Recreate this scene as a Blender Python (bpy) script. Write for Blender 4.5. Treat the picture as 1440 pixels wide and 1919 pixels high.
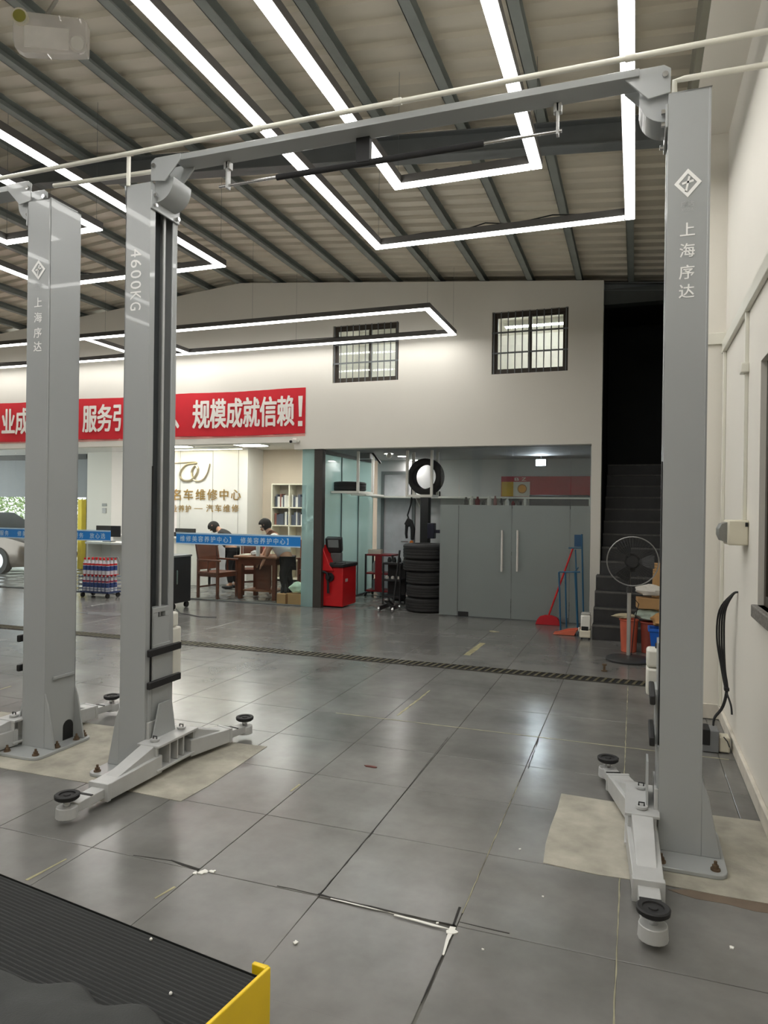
import bpy, bmesh, math, random
import numpy as np
from mathutils import Vector, Matrix, Euler
random.seed(7); rng = np.random.default_rng(7)
for o in list(bpy.data.objects): bpy.data.objects.remove(o)
scn = bpy.context.scene; COL = scn.collection
# ------------------------------------------------------------------ camera
FPX, YAW, PIT, ROL, CH = 1320.48, 0.342501, -0.0023158, 0.0132219, 1.6
fw = np.array([-math.sin(YAW)*math.cos(PIT), math.cos(YAW)*math.cos(PIT), math.sin(PIT)])
r0 = np.array([math.cos(YAW), math.sin(YAW), 0.0]); u0 = np.cross(r0, fw)
RT = r0*math.cos(ROL)+u0*math.sin(ROL); UP = -r0*math.sin(ROL)+u0*math.cos(ROL)
cam = bpy.data.cameras.new('camera'); camo = bpy.data.objects.new('camera', cam); COL.objects.link(camo)
cam.sensor_fit = 'HORIZONTAL'; cam.sensor_width = 36; cam.lens = 36*FPX/1440; cam.clip_start = 0.05; cam.clip_end = 200
M4 = Matrix(((RT[0], UP[0], -fw[0], 0), (RT[1], UP[1], -fw[1], 0), (RT[2], UP[2], -fw[2], CH), (0, 0, 0, 1)))
camo.matrix_world = M4; scn.camera = camo
scn.view_settings.view_transform = 'Standard'; scn.view_settings.look = 'None'
scn.view_settings.gamma = 1; scn.view_settings.use_curve_mapping = False
scn.view_settings.exposure = 0.9
LED = 9.5          # emission of the linear lamps
w = bpy.data.worlds.new('world'); scn.world = w; w.use_nodes = True
w.node_tree.nodes['Background'].inputs[0].default_value = (.92, .97, 1, 1)
w.node_tree.nodes['Background'].inputs[1].default_value = 2.2

def ray(u, v): return RT*(u-720)/FPX - UP*(v-959.5)/FPX + fw
def hit(u, v, ax, val):
    d = ray(u, v); o = np.array([0, 0, CH]); t = (val-o[ax])/d[ax]; return Vector(o+d*t)
def onX(u, v, x): return hit(u, v, 0, x)
def onY(u, v, y): return hit(u, v, 1, y)
def onZ(u, v, z=0.0): return hit(u, v, 2, z)
def proj(p):
    q = np.array([p[0], p[1], p[2]-CH]); d = q@fw
    return (720+FPX*(q@RT)/d, 959.5-FPX*(q@UP)/d, d)

# ------------------------------------------------------------------ materials
MATS = {}
def srgb(r, g, b):
    f = lambda c: c/12.92 if c <= .04045 else ((c+.055)/1.055)**2.4
    return (f(r/255), f(g/255), f(b/255), 1)
def mat(name, col, rough=.5, metal=0, var=.08, scale=6, bump=0, bscale=60, spec=.5, stretch=(1, 1, 1), coat=0, rnd=0):
    if name in MATS: return MATS[name]
    m = bpy.data.materials.new(name); m.use_nodes = True; nt = m.node_tree; b = nt.nodes['Principled BSDF']
    c = srgb(*col) if len(col) == 3 else col
    b.inputs['Roughness'].default_value = rough; b.inputs['Metallic'].default_value = metal
    b.inputs['Specular IOR Level'].default_value = spec; b.inputs['Coat Weight'].default_value = coat
    tc = nt.nodes.new('ShaderNodeTexCoord'); mp = nt.nodes.new('ShaderNodeMapping'); mp.inputs['Scale'].default_value = stretch
    nt.links.new(tc.outputs['Object'], mp.inputs[0])
    nz = nt.nodes.new('ShaderNodeTexNoise'); nz.inputs['Scale'].default_value = scale; nz.inputs['Detail'].default_value = 5
    nt.links.new(mp.outputs[0], nz.inputs['Vector'])
    rp = nt.nodes.new('ShaderNodeMapRange'); rp.inputs['From Min'].default_value = .3; rp.inputs['From Max'].default_value = .7
    rp.inputs['To Min'].default_value = 1-var; rp.inputs['To Max'].default_value = 1+var
    nt.links.new(nz.outputs['Fac'], rp.inputs['Value'])
    vm = nt.nodes.new('ShaderNodeVectorMath'); vm.operation = 'SCALE'; vm.inputs[0].default_value = c[:3]
    fac = rp.outputs[0]
    if rnd:
        oi = nt.nodes.new('ShaderNodeObjectInfo'); mr = nt.nodes.new('ShaderNodeMapRange')
        mr.inputs['To Min'].default_value = 1-rnd; mr.inputs['To Max'].default_value = 1+rnd
        nt.links.new(oi.outputs['Random'], mr.inputs['Value'])
        mm = nt.nodes.new('ShaderNodeMath'); mm.operation = 'MULTIPLY'
        nt.links.new(fac, mm.inputs[0]); nt.links.new(mr.outputs[0], mm.inputs[1]); fac = mm.outputs[0]
    nt.links.new(fac, vm.inputs['Scale']); nt.links.new(vm.outputs[0], b.inputs['Base Color'])
    if bump:
        n2 = nt.nodes.new('ShaderNodeTexNoise'); n2.inputs['Scale'].default_value = bscale
        nt.links.new(mp.outputs[0], n2.inputs['Vector'])
        bp = nt.nodes.new('ShaderNodeBump'); bp.inputs['Strength'].default_value = bump; bp.inputs['Distance'].default_value = .01
        nt.links.new(n2.outputs['Fac'], bp.inputs['Height']); nt.links.new(bp.outputs[0], b.inputs['Normal'])
    MATS[name] = m; return m
def emis(name, col, s):
    if name in MATS: return MATS[name]
    m = bpy.data.materials.new(name); m.use_nodes = True; b = m.node_tree.nodes['Principled BSDF']
    b.inputs['Base Color'].default_value = (.8, .8, .8, 1)
    b.inputs['Emission Color'].default_value = (*col, 1); b.inputs['Emission Strength'].default_value = s
    MATS[name] = m; return m
def glassmat(name, tint, refl=1.45, diff=None, dfac=0, rough=0.02):
    if name in MATS: return MATS[name]
    m = bpy.data.materials.new(name); m.use_nodes = True; nt = m.node_tree; nt.nodes.clear()
    out = nt.nodes.new('ShaderNodeOutputMaterial'); tr = nt.nodes.new('ShaderNodeBsdfTransparent'); tr.inputs[0].default_value = (*tint, 1)
    gl = nt.nodes.new('ShaderNodeBsdfGlossy'); gl.inputs['Roughness'].default_value = rough; gl.inputs[0].default_value = (1, 1, 1, 1)
    fr = nt.nodes.new('ShaderNodeFresnel'); gg = nt.nodes.new('ShaderNodeNewGeometry'); ir = nt.nodes.new('ShaderNodeMapRange')
    ir.inputs['To Min'].default_value = refl; ir.inputs['To Max'].default_value = 1/refl; nt.links.new(gg.outputs['Backfacing'], ir.inputs['Value']); nt.links.new(ir.outputs[0], fr.inputs[0])
    mx = nt.nodes.new('ShaderNodeMixShader'); nt.links.new(fr.outputs[0], mx.inputs[0])
    base = tr.outputs[0]
    if diff:
        df = nt.nodes.new('ShaderNodeBsdfDiffuse'); df.inputs[0].default_value = (*diff, 1)
        tl = nt.nodes.new('ShaderNodeBsdfTranslucent'); tl.inputs[0].default_value = (*diff, 1)
        m1 = nt.nodes.new('ShaderNodeMixShader'); m1.inputs[0].default_value = .45
        nt.links.new(df.outputs[0], m1.inputs[1]); nt.links.new(tl.outputs[0], m1.inputs[2])
        nz = nt.nodes.new('ShaderNodeTexNoise'); nz.inputs['Scale'].default_value = 1.3
        mr = nt.nodes.new('ShaderNodeMapRange'); mr.inputs['To Min'].default_value = dfac-.08; mr.inputs['To Max'].default_value = dfac+.08
        nt.links.new(nz.outputs['Fac'], mr.inputs['Value'])
        m2 = nt.nodes.new('ShaderNodeMixShader'); nt.links.new(mr.outputs[0], m2.inputs[0])
        if dfac > .5:
            tr = nt.nodes.new('ShaderNodeBsdfRefraction'); tr.inputs['Roughness'].default_value = .5; tr.inputs['IOR'].default_value = 1.02
            tr.inputs[0].default_value = (*tint, 1)
        nt.links.new(tr.outputs[0], m2.inputs[1]); nt.links.new(m1.outputs[0], m2.inputs[2]); base = m2.outputs[0]
    nt.links.new(base, mx.inputs[1]); nt.links.new(gl.outputs[0], mx.inputs[2]); nt.links.new(mx.outputs[0], out.inputs[0])
    MATS[name] = m; return m

WALL = mat('wall_paint', (226, 222, 212), .75, var=.015, scale=1.5)
WHITE = mat('white_plastic', (228, 226, 218), .4, var=.03)
DKWALL = mat('unlit_dark_wall', (36, 37, 38), .8, var=.1, scale=2)  # wall colour darkened in place of the stair recess's missing light
STAIR = mat('dark_stone', (50, 50, 51), .5, var=.2, scale=5)  # dark stone, lowered further to stand in for the unlit recess
NOSE = mat('stair_nosing', (92, 91, 88), .6, var=.2, scale=20)
ROOF = mat('roof_sheet', (226, 218, 200), .42, metal=.15, var=.05, scale=2, stretch=(1, 3, 1))
STEEL = mat('painted_steel', (104, 108, 109), .5, var=.08, scale=5)
LIFT = mat('lift_grey_paint', (162, 165, 165), .29, var=.02, scale=2, coat=.25)
LIFTIN = mat('lift_inner_steel', (70, 74, 76), .5, var=.1)
ARM = mat('arm_silver_paint', (184, 185, 184), .38, var=.06, scale=9, metal=.1)
CHROME = mat('bright_steel', (200, 200, 200), .2, metal=1, var=.05)
RUST = mat('rusty_bolt_steel', (110, 92, 74), .6, metal=.5, var=.3, scale=40)
BLACK = mat('black_rubber', (24, 24, 25), .6, var=.15, scale=20)
FOAM = mat('black_foam', (40, 40, 41), .9, var=.1)
CONC = mat('bare_concrete', (166, 162, 149), .85, var=.26, scale=6, bump=.25, bscale=50)
GROUT = mat('dark_grout', (98, 97, 92), .9, var=.2, scale=8)
YGROUT = mat('pale_grout', (150, 146, 122), .8, var=.25, scale=12)
YPAINT = mat('worn_yellow_paint', (156, 150, 116), .7, var=.3, scale=14)
PLASTER = mat('white_plaster', (235, 234, 228), .9, var=.05)
PVC = mat('white_pvc', (222, 220, 208), .35, var=.02)
HOUS = mat('lamp_housing', (92, 90, 88), .5, var=.05)
LEDM = emis('led_diffuser', (1, .985, .95), LED)
PANEL = emis('office_panel_light', (1, .97, .92), 15)
DOWN = emis('downlight_glow', (1, .98, .94), 60)
BRFRAME = mat('brown_window_frame', (58, 50, 40), .45, var=.1)
RED = mat('red_enamel', (196, 24, 30), .35, var=.05)
DRED = mat('dark_red_enamel', (120, 22, 28), .4, var=.1)
BAN = mat('red_banner_cloth', (206, 34, 46), .8, var=.05, scale=3)
INK = mat('white_print', (238, 232, 224), .7, var=.02)
LIFTINK = mat('white_sticker', (244, 244, 242), .5, var=.02)
BLUE = mat('blue_film', (34, 136, 222), .5, var=.03)  # blue raised to stand in for light on the upright strip
LBLUE = mat('pale_blue_film', (190, 222, 246), .5, var=.03)
GOLD = mat('gold_letters', (196, 158, 92), .3, metal=.8, var=.1)
CHAMP = mat('champagne_metal', (176, 164, 138), .3, metal=.7, var=.08)
TYRE = mat('tyre_rubber', (38, 37, 37), .75, var=.12, scale=15)
CLEAR = glassmat('clear_glass', (.93, .96, .95))
TEAL = glassmat('teal_glass', (.66, .80, .80), diff=(.50, .66, .66), dfac=.46)
FROST = glassmat('frosted_film', (.80, .84, .82), diff=(.50, .53, .52), dfac=.56, rough=.22)
DGLASS = glassmat('dark_window_glass', (.35, .38, .34))
WOOD = mat('dark_red_wood', (104, 58, 40), .4, var=.25, scale=5, stretch=(1, 6, 1))
WOOD2 = mat('brown_wood', (128, 82, 54), .4, var=.25, scale=5, stretch=(1, 6, 1))
CARD = mat('cardboard', (184, 146, 100), .85, var=.08)
SKIN = mat('skin', (196, 148, 120), .55, var=.05)
HAIR = mat('dark_hair', (22, 16, 15), .85, var=.2, scale=40)
DCLOTH = mat('dark_cloth', (34, 32, 33), .9, var=.15, scale=25, bump=.2)
WCLOTH = mat('white_cloth', (220, 216, 210), .9, var=.05, scale=20, bump=.1)
CREAM = mat('cream_plastic', (222, 216, 196), .45, var=.03)
BEIGE = mat('beige_wall', (206, 192, 174), .8, var=.02)
YEL = mat('yellow_enamel', (236, 200, 24), .4, var=.05, scale=10)
BLUEP = mat('blue_plastic', (20, 92, 190), .4, var=.05)
BLUEM = mat('blue_enamel_tube', (38, 92, 126), .45, var=.1)
ORANGE = mat('orange_plastic', (196, 96, 70), .55, var=.12)
GREENL = mat('green_leaf', (60, 98, 52), .6, var=.3, scale=30)
TILE = None
def tilemat():
    m = bpy.data.materials.new('grey_floor_tile'); m.use_nodes = True; nt = m.node_tree; b = nt.nodes['Principled BSDF']
    ge = nt.nodes.new('ShaderNodeNewGeometry'); oi = nt.nodes.new('ShaderNodeObjectInfo')
    def noise(scale, det, rough, stretch=(1, 1, 1)):
        mp = nt.nodes.new('ShaderNodeMapping'); mp.inputs['Scale'].default_value = stretch; mp.inputs['Location'].default_value = (3.1, 1.7, .43); nt.links.new(ge.outputs['Position'], mp.inputs[0])
        n = nt.nodes.new('ShaderNodeTexNoise'); n.inputs['Scale'].default_value = scale; n.inputs['Detail'].default_value = det; n.inputs['Roughness'].default_value = rough
        nt.links.new(mp.outputs[0], n.inputs['Vector']); return n.outputs['Fac']
    def rng_(v, a, c, lo=.1, hi=.9):
        r = nt.nodes.new('ShaderNodeMapRange'); r.inputs['From Min'].default_value = lo; r.inputs['From Max'].default_value = hi
        r.inputs['To Min'].default_value = a; r.inputs['To Max'].default_value = c; nt.links.new(v, r.inputs['Value']); return r.outputs[0]
    def mul(a, c):
        q = nt.nodes.new('ShaderNodeMath'); q.operation = 'MULTIPLY'; nt.links.new(a, q.inputs[0]); nt.links.new(c, q.inputs[1]); return q.outputs[0]
    f = mul(mul(rng_(noise(2.3, 6, .58), .52, 1.48), rng_(noise(.9, 4, .5, (.5, 2, 1)), .74, 1.26)), rng_(oi.outputs['Random'], .95, 1.05, 0, 1))
    vm = nt.nodes.new('ShaderNodeVectorMath'); vm.operation = 'SCALE'; vm.inputs[0].default_value = srgb(*FLOORC)[:3]
    nt.links.new(f, vm.inputs['Scale']); nt.links.new(vm.outputs[0], b.inputs['Base Color'])
    nt.links.new(rng_(noise(1.3, 3, .5, (.7, 1.6, 1)), .185, .258), b.inputs['Roughness']); b.inputs['Specular IOR Level'].default_value = .6
    return m
FLOORC = (113, 112, 109)
TILE = tilemat()

# ------------------------------------------------------------------ mesh helpers
class MB:
    def __init__(s): s.v = []; s.f = []
    def add(s, vs, fs):
        n = len(s.v); s.v += [tuple(p) for p in vs]; s.f += [tuple(i+n for i in f) for f in fs]; return s
    def box(s, x0, x1, y0, y1, z0, z1):
        vs = [(x, y, z) for z in (z0, z1) for y in (y0, y1) for x in (x0, x1)]
        return s.add(vs, [(0, 2, 3, 1), (4, 5, 7, 6), (0, 1, 5, 4), (2, 6, 7, 3), (0, 4, 6, 2), (1, 3, 7, 5)])
    def obox(s, c, size, R):
        h = [d/2 for d in size]; vs = []
        for z in (-1, 1):
            for y in (-1, 1):
                for x in (-1, 1): vs.append(Vector(c)+R@Vector((x*h[0], y*h[1], z*h[2])))
        return s.add(vs, [(0, 2, 3, 1), (4, 5, 7, 6), (0, 1, 5, 4), (2, 6, 7, 3), (0, 4, 6, 2), (1, 3, 7, 5)])
    def bar(s, a, b, wd, ht, up=(0, 0, 1)):
        a = Vector(a); b = Vector(b); d = b-a; L = d.length; z = d.normalized(); u_ = Vector(up)
        x = z.cross(u_)
        if x.length < 1e-4: x = z.cross(Vector((0, 1, 0)))
        x.normalize(); y = x.cross(z)
        R = Matrix((x, y, z)).transposed()
        return s.obox((a+b)/2, (wd, ht, L), R)
    def prism(s, poly, ax, lo, hi):
        # poly: 2D points in the plane normal to axis ax
        n = len(poly)
        def P(p, t): return [(t, p[0], p[1]), (p[0], t, p[1]), (p[0], p[1], t)][ax]
        vs = [P(p, lo) for p in poly]+[P(p, hi) for p in poly]
        fs = [tuple(range(n)), tuple(range(2*n-1, n-1, -1))]+[(i, i+n, (i+1) % n+n, (i+1) % n) for i in range(n)]
        return s.add(vs, fs)
    def cyl(s, a, b, ra, rb=None, n=14):
        rb = ra if rb is None else rb
        a = Vector(a); b = Vector(b); z = (b-a).normalized(); x = z.orthogonal().normalized(); y = z.cross(x)
        vs = []
        for c, r in ((a, ra), (b, rb)):
            for i in range(n):
                t = 2*math.pi*i/n; vs.append(c+(x*math.cos(t)+y*math.sin(t))*r)
        return s.add(vs, [tuple(range(n-1, -1, -1)), tuple(range(n, 2*n))]+[(i, (i+1) % n, (i+1) % n+n, i+n) for i in range(n)])
    def tube(s, pts, r, n=8, closed=False):
        pts = [Vector(p) for p in pts]; N = len(pts); rr = r if hasattr(r, '__len__') else [r]*N
        vs = []; prev = None
        for i, p in enumerate(pts):
            if closed: d = pts[(i+1) % N]-pts[i-1]
            else: d = pts[min(i+1, N-1)]-pts[max(i-1, 0)]
            d.normalize()
            if prev is None: x = d.orthogonal().normalized()
            else:
                x = prev-d*prev.dot(d); x = x.normalized() if x.length > 1e-6 else d.orthogonal().normalized()
            prev = x; y = d.cross(x)
            for k in range(n):
                t = 2*math.pi*k/n; vs.append(p+(x*math.cos(t)+y*math.sin(t))*rr[i])
        fs = []
        for i in range(N if closed else N-1):
            j = (i+1) % N
            for k in range(n): fs.append((i*n+k, i*n+(k+1) % n, j*n+(k+1) % n, j*n+k))
        if not closed: fs += [tuple(range(n-1, -1, -1)), tuple(range((N-1)*n, N*n))]
        return s.add(vs, fs)
    def lathe(s, prof, c=(0, 0, 0), n=24, axis='z', closed=False):
        # prof: (r, h) pairs
        vs = []; c = Vector(c)
        for r, h in prof:
            for k in range(n):
                t = 2*math.pi*k/n; a, b = r*math.cos(t), r*math.sin(t)
                vs.append(c+Vector({'z': (a, b, h), 'x': (h, a, b), 'y': (a, h, b)}[axis]))
        fs = []; m = len(prof)
        for i in range(m if closed else m-1):
            j = (i+1) % m
            for k in range(n): fs.append((i*n+k, i*n+(k+1) % n, j*n+(k+1) % n, j*n+k))
        if not closed: fs += [tuple(range(n-1, -1, -1)), tuple(range((m-1)*n, m*n))]
        return s.add(vs, fs)
    def ball(s, c, r, sc=(1, 1, 1), n=14, m=9):
        vs = []; c = Vector(c)
        for i in range(m+1):
            p = math.pi*i/m
            for k in range(n):
                t = 2*math.pi*k/n
                vs.append(c+Vector((math.sin(p)*math.cos(t)*r*sc[0], math.sin(p)*math.sin(t)*r*sc[1], math.cos(p)*r*sc[2])))
        fs = [(i*n+k, (i+1)*n+k, (i+1)*n+(k+1) % n, i*n+(k+1) % n) for i in range(m) for k in range(n)]
        return s.add(vs, fs)
    def mesh(s, name, off=(0, 0, 0), M=None):
        me = bpy.data.meshes.new(name)
        vs = [Vector(p)-Vector(off) for p in s.v] if M is None else [M@Vector(p) for p in s.v]
        me.from_pydata([tuple(p) for p in vs], [], s.f)
        bm = bmesh.new(); bm.from_mesh(me); bmesh.ops.remove_doubles(bm, verts=bm.verts, dist=1e-5)
        bmesh.ops.recalc_face_normals(bm, faces=bm.faces); bm.to_mesh(me); bm.free()
        return me
def wloc(o):
    p = Vector((0, 0, 0))
    while o: p = p+o.location; o = o.parent
    return p
def finish(me, m, bevel, smooth):
    me.materials.append(m)
    if smooth:
        for p in me.polygons: p.use_smooth = True
        me.set_sharp_from_angle(angle=math.radians(38))
def build(mb, name, m, parent=None, bevel=0, smooth=True, base=True, local=False):
    """World-space geometry -> one object. A parent may only be translated (rotation is set afterwards)."""
    if parent is not None: off = Vector((0, 0, 0)) if local else wloc(parent)
    elif base and not local:
        a = np.array([tuple(p) for p in mb.v]); off = Vector(((a[:, 0].min()+a[:, 0].max())/2, (a[:, 1].min()+a[:, 1].max())/2, a[:, 2].min()))
    else: off = Vector((0, 0, 0))
    me = mb.mesh(name, off); finish(me, m, bevel, smooth)
    o = bpy.data.objects.new(name, me); COL.objects.link(o)
    if parent is not None: o.parent = parent
    else: o.location = off
    if bevel:
        b = o.modifiers.new('bevel', 'BEVEL'); b.width = bevel; b.segments = 2; b.limit_method = 'ANGLE'; b.angle_limit = math.radians(40)
    return o
def tag(o, label=None, cat=None, group=None, kind=None):
    if label: o['label'] = label
    if cat: o['category'] = cat
    if group: o['group'] = group
    if kind: o['kind'] = kind
    return o
def thing(name, loc, label, cat, group=None):
    o = bpy.data.objects.new(name, None); COL.objects.link(o); o.location = loc; o.empty_display_size = .1
    return tag(o, label, cat, group)
def struct(o, label=None): 
    o['kind'] = 'structure'
    if label: o['label'] = label
    return o
def copy_tree(o, parent=None):
    c = o.copy(); COL.objects.link(c); c.parent = parent
    for ch in list(o.children): copy_tree(ch, c)
    return c
def share(me, name, loc, parent, rot=None):
    o = bpy.data.objects.new(name, me); COL.objects.link(o); o.parent = parent; o.location = loc
    if rot: o.rotation_euler = rot
    return o
BX = lambda *a: MB().box(*a)
_gl = {}
MIN_STEP = 6e-5
def glyph(ch, bold=0.0):
    k = (ch, bold)
    if k not in _gl:
        cu = bpy.data.curves.new('t', 'FONT'); cu.body = ch; cu.size = 1; cu.resolution_u = 3
        ob = bpy.data.objects.new('t', cu); COL.objects.link(ob); dg = bpy.context.evaluated_depsgraph_get()
        me = bpy.data.meshes.new_from_object(ob.evaluated_get(dg))
        v = [tuple(p.co) for p in me.vertices]; f = [tuple(p.vertices) for p in me.polygons]
        bpy.data.objects.remove(ob); bpy.data.curves.remove(cu); bpy.data.meshes.remove(me)
        if bold:
            n0 = len(v); v2 = []; f2 = []
            for i, (dx, dy) in enumerate(((0, 0), (1, .4), (-1, -.4), (.6, -.6), (-.6, .6))):
                v2 += [(p[0]+dx*bold, p[1]+dy*bold, i) for p in v]; f2 += [tuple(a+n0*i for a in q) for q in f]
            v, f = v2, f2
        _gl[k] = (v, f)
    return _gl[k]
for _c in '业成就品质、服务引领世界规模信赖': glyph(_c, .03 if _c == '、' else .032)
for _c in '【汽车维修美容养护中心】品质服务放心选择': glyph(_c, .02)
for _c in '上海序达': glyph(_c, .014)
for _c in '序达': glyph(_c, .006)
for _c in 'XUDABZ': glyph(_c)
for _c in '4600KG': glyph(_c, .005)
for _c in '名车维修中心专业养护汽': glyph(_c, .02)
def put_glyph(mb, ch, fn, bold=0.0, fit=True):
    """fn maps (a,b) in the unit cell (bbox for latin, em box for CJK) to 3D"""
    v, f = glyph(ch, bold)
    if not v: return
    xs = [p[0] for p in v]; ys = [p[1] for p in v]
    if ord(ch) > 0x2fff and ch not in '、！' or not fit:
        g = lambda p: (p[0], p[1]+.12)
    else:
        x0, x1, y0, y1 = min(xs), max(xs), min(ys), max(ys)
        g = lambda p: ((p[0]-x0)/max(x1-x0, 1e-4), (p[1]-y0)/max(y1-y0, 1e-4))
    mb.add([Vector(fn(*g(p)))-Vector((0, MIN_STEP*p[2], 0)) for p in v], f)
def raw_build(mb, name, m, parent):     # flat print: no double removal
    off = wloc(parent); me = bpy.data.meshes.new(name)
    me.from_pydata([tuple(Vector(p)-off) for p in mb.v], [], mb.f); me.materials.append(m)
    o = bpy.data.objects.new(name, me); COL.objects.link(o); o.parent = parent; return o

XW = .65            # right wall
YB = 10.42          # back wall / shop front plane
SL = .0888
def zp(x): return 5.43-SL*abs(x+6.36)      # underside of the purlins

# ================================================================== STRUCTURE
T, TD = .585, .61; TX0, TY0 = -.042, 2.66
floor = build(BX(-19.5, XW, -4.2, 16.5, -.25, -.006), 'floor', GROUT); struct(floor, 'large grey glossy floor tiles with dark joints')
def tile_mesh(w_, d_):
    g = .0016; c = .002; mb = MB(); x, y = w_/2-g, d_/2-g
    vs = [(sx*x, sy*y, -.006) for sx, sy in ((-1, -1), (1, -1), (1, 1), (-1, 1))]+[(sx*x, sy*y, -c*.6) for sx, sy in ((-1, -1), (1, -1), (1, 1), (-1, 1))]+[(sx*(x-c), sy*(y-c), 0) for sx, sy in ((-1, -1), (1, -1), (1, 1), (-1, 1))]
    fs = [(8, 9, 10, 11)]
    for k in range(4):
        n = (k+1) % 4; fs += [(k, n, n+4, k+4), (k+4, n+4, n+8, k+8)]
    return mb.add(vs, fs)
tiles = []
for i in range(-34, 3):
    for j in range(-12, 24):
        cx, cy = TX0+(i+.5)*T, TY0+(j+.5)*TD; w_ = T
        if cx-T/2 > XW-.02: continue
        x1 = min(cx+T/2, XW); x0 = max(cx-T/2, -19.5); y0_, y1_ = max(cy-TD/2, -4.2), min(cy+TD/2, 16.5)
        if y1_-y0_ < .03 or x1-x0 < .03: continue
        d = (np.array([cx, cy, -CH])@fw); score = 0
        if d > .8 and cy < YB:
            u_, v_, _ = proj((cx, cy, 0))
            if -150 < u_ < 1600 and v_ < 2250: score = 1/d
        tiles.append((score, (x0+x1)/2, (y0_+y1_)/2, x1-x0, y1_-y0_))
tiles.sort(reverse=True); rest = MB(); tmc = {}
foff = floor.location
for k, (sc, cx, cy, w_, d_) in enumerate(tiles):
    key = (round(w_, 3), round(d_, 3))
    if k < 298 and sc > 0:
        if key not in tmc:
            me = tile_mesh(w_, d_).mesh('tile'); me.materials.append(TILE); tmc[key] = me
        z = 0; rot = None
        if abs(cx-(-.93)) < .1 and abs(cy-2.38) < .1: cx -= .006; cy -= .009; rot = (math.radians(-.25), math.radians(.12), math.radians(-.7)); z = -.003
        share(tmc[key], 'tile', Vector((cx, cy, z))-foff, floor, rot)
    else:
        t = tile_mesh(w_, d_); rest.add([(p[0]+cx, p[1]+cy, p[2]) for p in t.v], t.f)
tag(build(rest, 'tile_field', TILE, floor), kind='stuff')
def strip(a, b, wd, m, name, h=.0012, jag=0):
    a, b = Vector(a), Vector(b); a.z = b.z = 0; d = (b-a); n = Vector((-d.y, d.x, 0)).normalized(); N = max(2, int(d.length/.05)) if jag else 2
    mb = MB(); L = []; R_ = []
    for i in range(N):
        p = a+d*i/(N-1); L.append(p+n*(wd/2+jag*random.uniform(-1, 1))); R_.append(p-n*(wd/2+jag*random.uniform(-1, 1)))
    poly = [(p.x, p.y) for p in L]+[(p.x, p.y) for p in reversed(R_)]
    mb.prism(poly, 2, .0002, h); return build(mb, name, m, floor, smooth=False)
for a, b, wd in (((-.042, 1.9), (-.042, 3.27), .005), ((-.042, 4.1), (-.042, 6.9), .005), ((-2.2, 5.10), (.6, 5.10), .010), ((-.627, 2.75), (-.627, 4.2), .003)):
    strip((*a, 0), (*b, 0), wd, YGROUT, 'grout_line', jag=.002)
for p, q in (((745, 1341), (806, 1294)), ((290, 1684), (328, 1662)), ((50, 1650), (125, 1610)), ((875, 1228), (905, 1205)), ((545, 1483), (562, 1470)), ((0, 1292), (20, 1286))):
    strip(onZ(*p), onZ(*q), .016 if p[0] < 870 else .07, YPAINT, 'worn_paint_dash', jag=.005)
def blob(c, r, m, name, n=11, h=.004, par=None, sq=(1, 1)):
    mb = MB(); poly = []
    for i in range(n):
        t = 2*math.pi*i/n; q = r*random.uniform(.55, 1.25); poly.append((c[0]+q*math.cos(t)*sq[0], c[1]+q*math.sin(t)*sq[1]))
    mb.prism(poly, 2, .0003, h); return build(mb, name, m, par or floor, smooth=False)
# broken joint with white plaster where one tile has sunk
JD = mat('joint_gap_grime', (50, 49, 47), .95, var=.2)
strip(onZ(596, 1676), onZ(855, 1735), .007, JD, 'open_joint', jag=.004)
strip(onZ(850, 1735), onZ(862, 1700), .007, JD, 'open_joint', jag=.003)
strip(onZ(845, 1755), onZ(790, 1880), .004, JD, 'open_joint', jag=.002)
strip(onZ(620, 1684), onZ(760, 1718), .003, PLASTER, 'crumbled_plaster', h=.002, jag=.003)
strip(onZ(740, 1714), onZ(850, 1745), .008, PLASTER, 'crumbled_plaster', h=.003, jag=.008)
strip(onZ(849, 1738), onZ(828, 1790), .012, PLASTER, 'crumbled_plaster', h=.003, jag=.010)
for (u_, v_), r in (((848, 1746), .022), ((380, 1635), .022), ((366, 1637), .012), ((398, 1634), .013), ((555, 1767), .010), ((905, 1780), .005), ((1018, 1681), .004), ((975, 1592), .006), ((285, 1764), .003), ((1372, 1777), .01), ((820, 1731), .006), ((925, 1184), .07)):
    p = onZ(u_, v_); blob(p, r, PLASTER if v_ > 1300 else YGROUT, 'plaster_chip')
strip(onZ(320, 1612), onZ(372, 1630), .012, JD, 'open_joint', jag=.006)
strip(onZ(250, 1603), onZ(322, 1613), .006, JD, 'open_joint', jag=.002)
strip(onZ(600, 1676), onZ(700, 1558), .004, JD, 'open_joint', jag=.003)
strip(onZ(700, 1558), onZ(840, 1382), .003, JD, 'open_joint', jag=.001)
strip(onZ(990, 1440), onZ(1010, 1385), .006, JD, 'open_joint', jag=.003)
strip(onZ(520, 1660), onZ(600, 1678), .004, JD, 'open_joint', jag=.002)
strip(onZ(862, 1728), onZ(955, 1750), .006, JD, 'open_joint', jag=.002)
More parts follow.
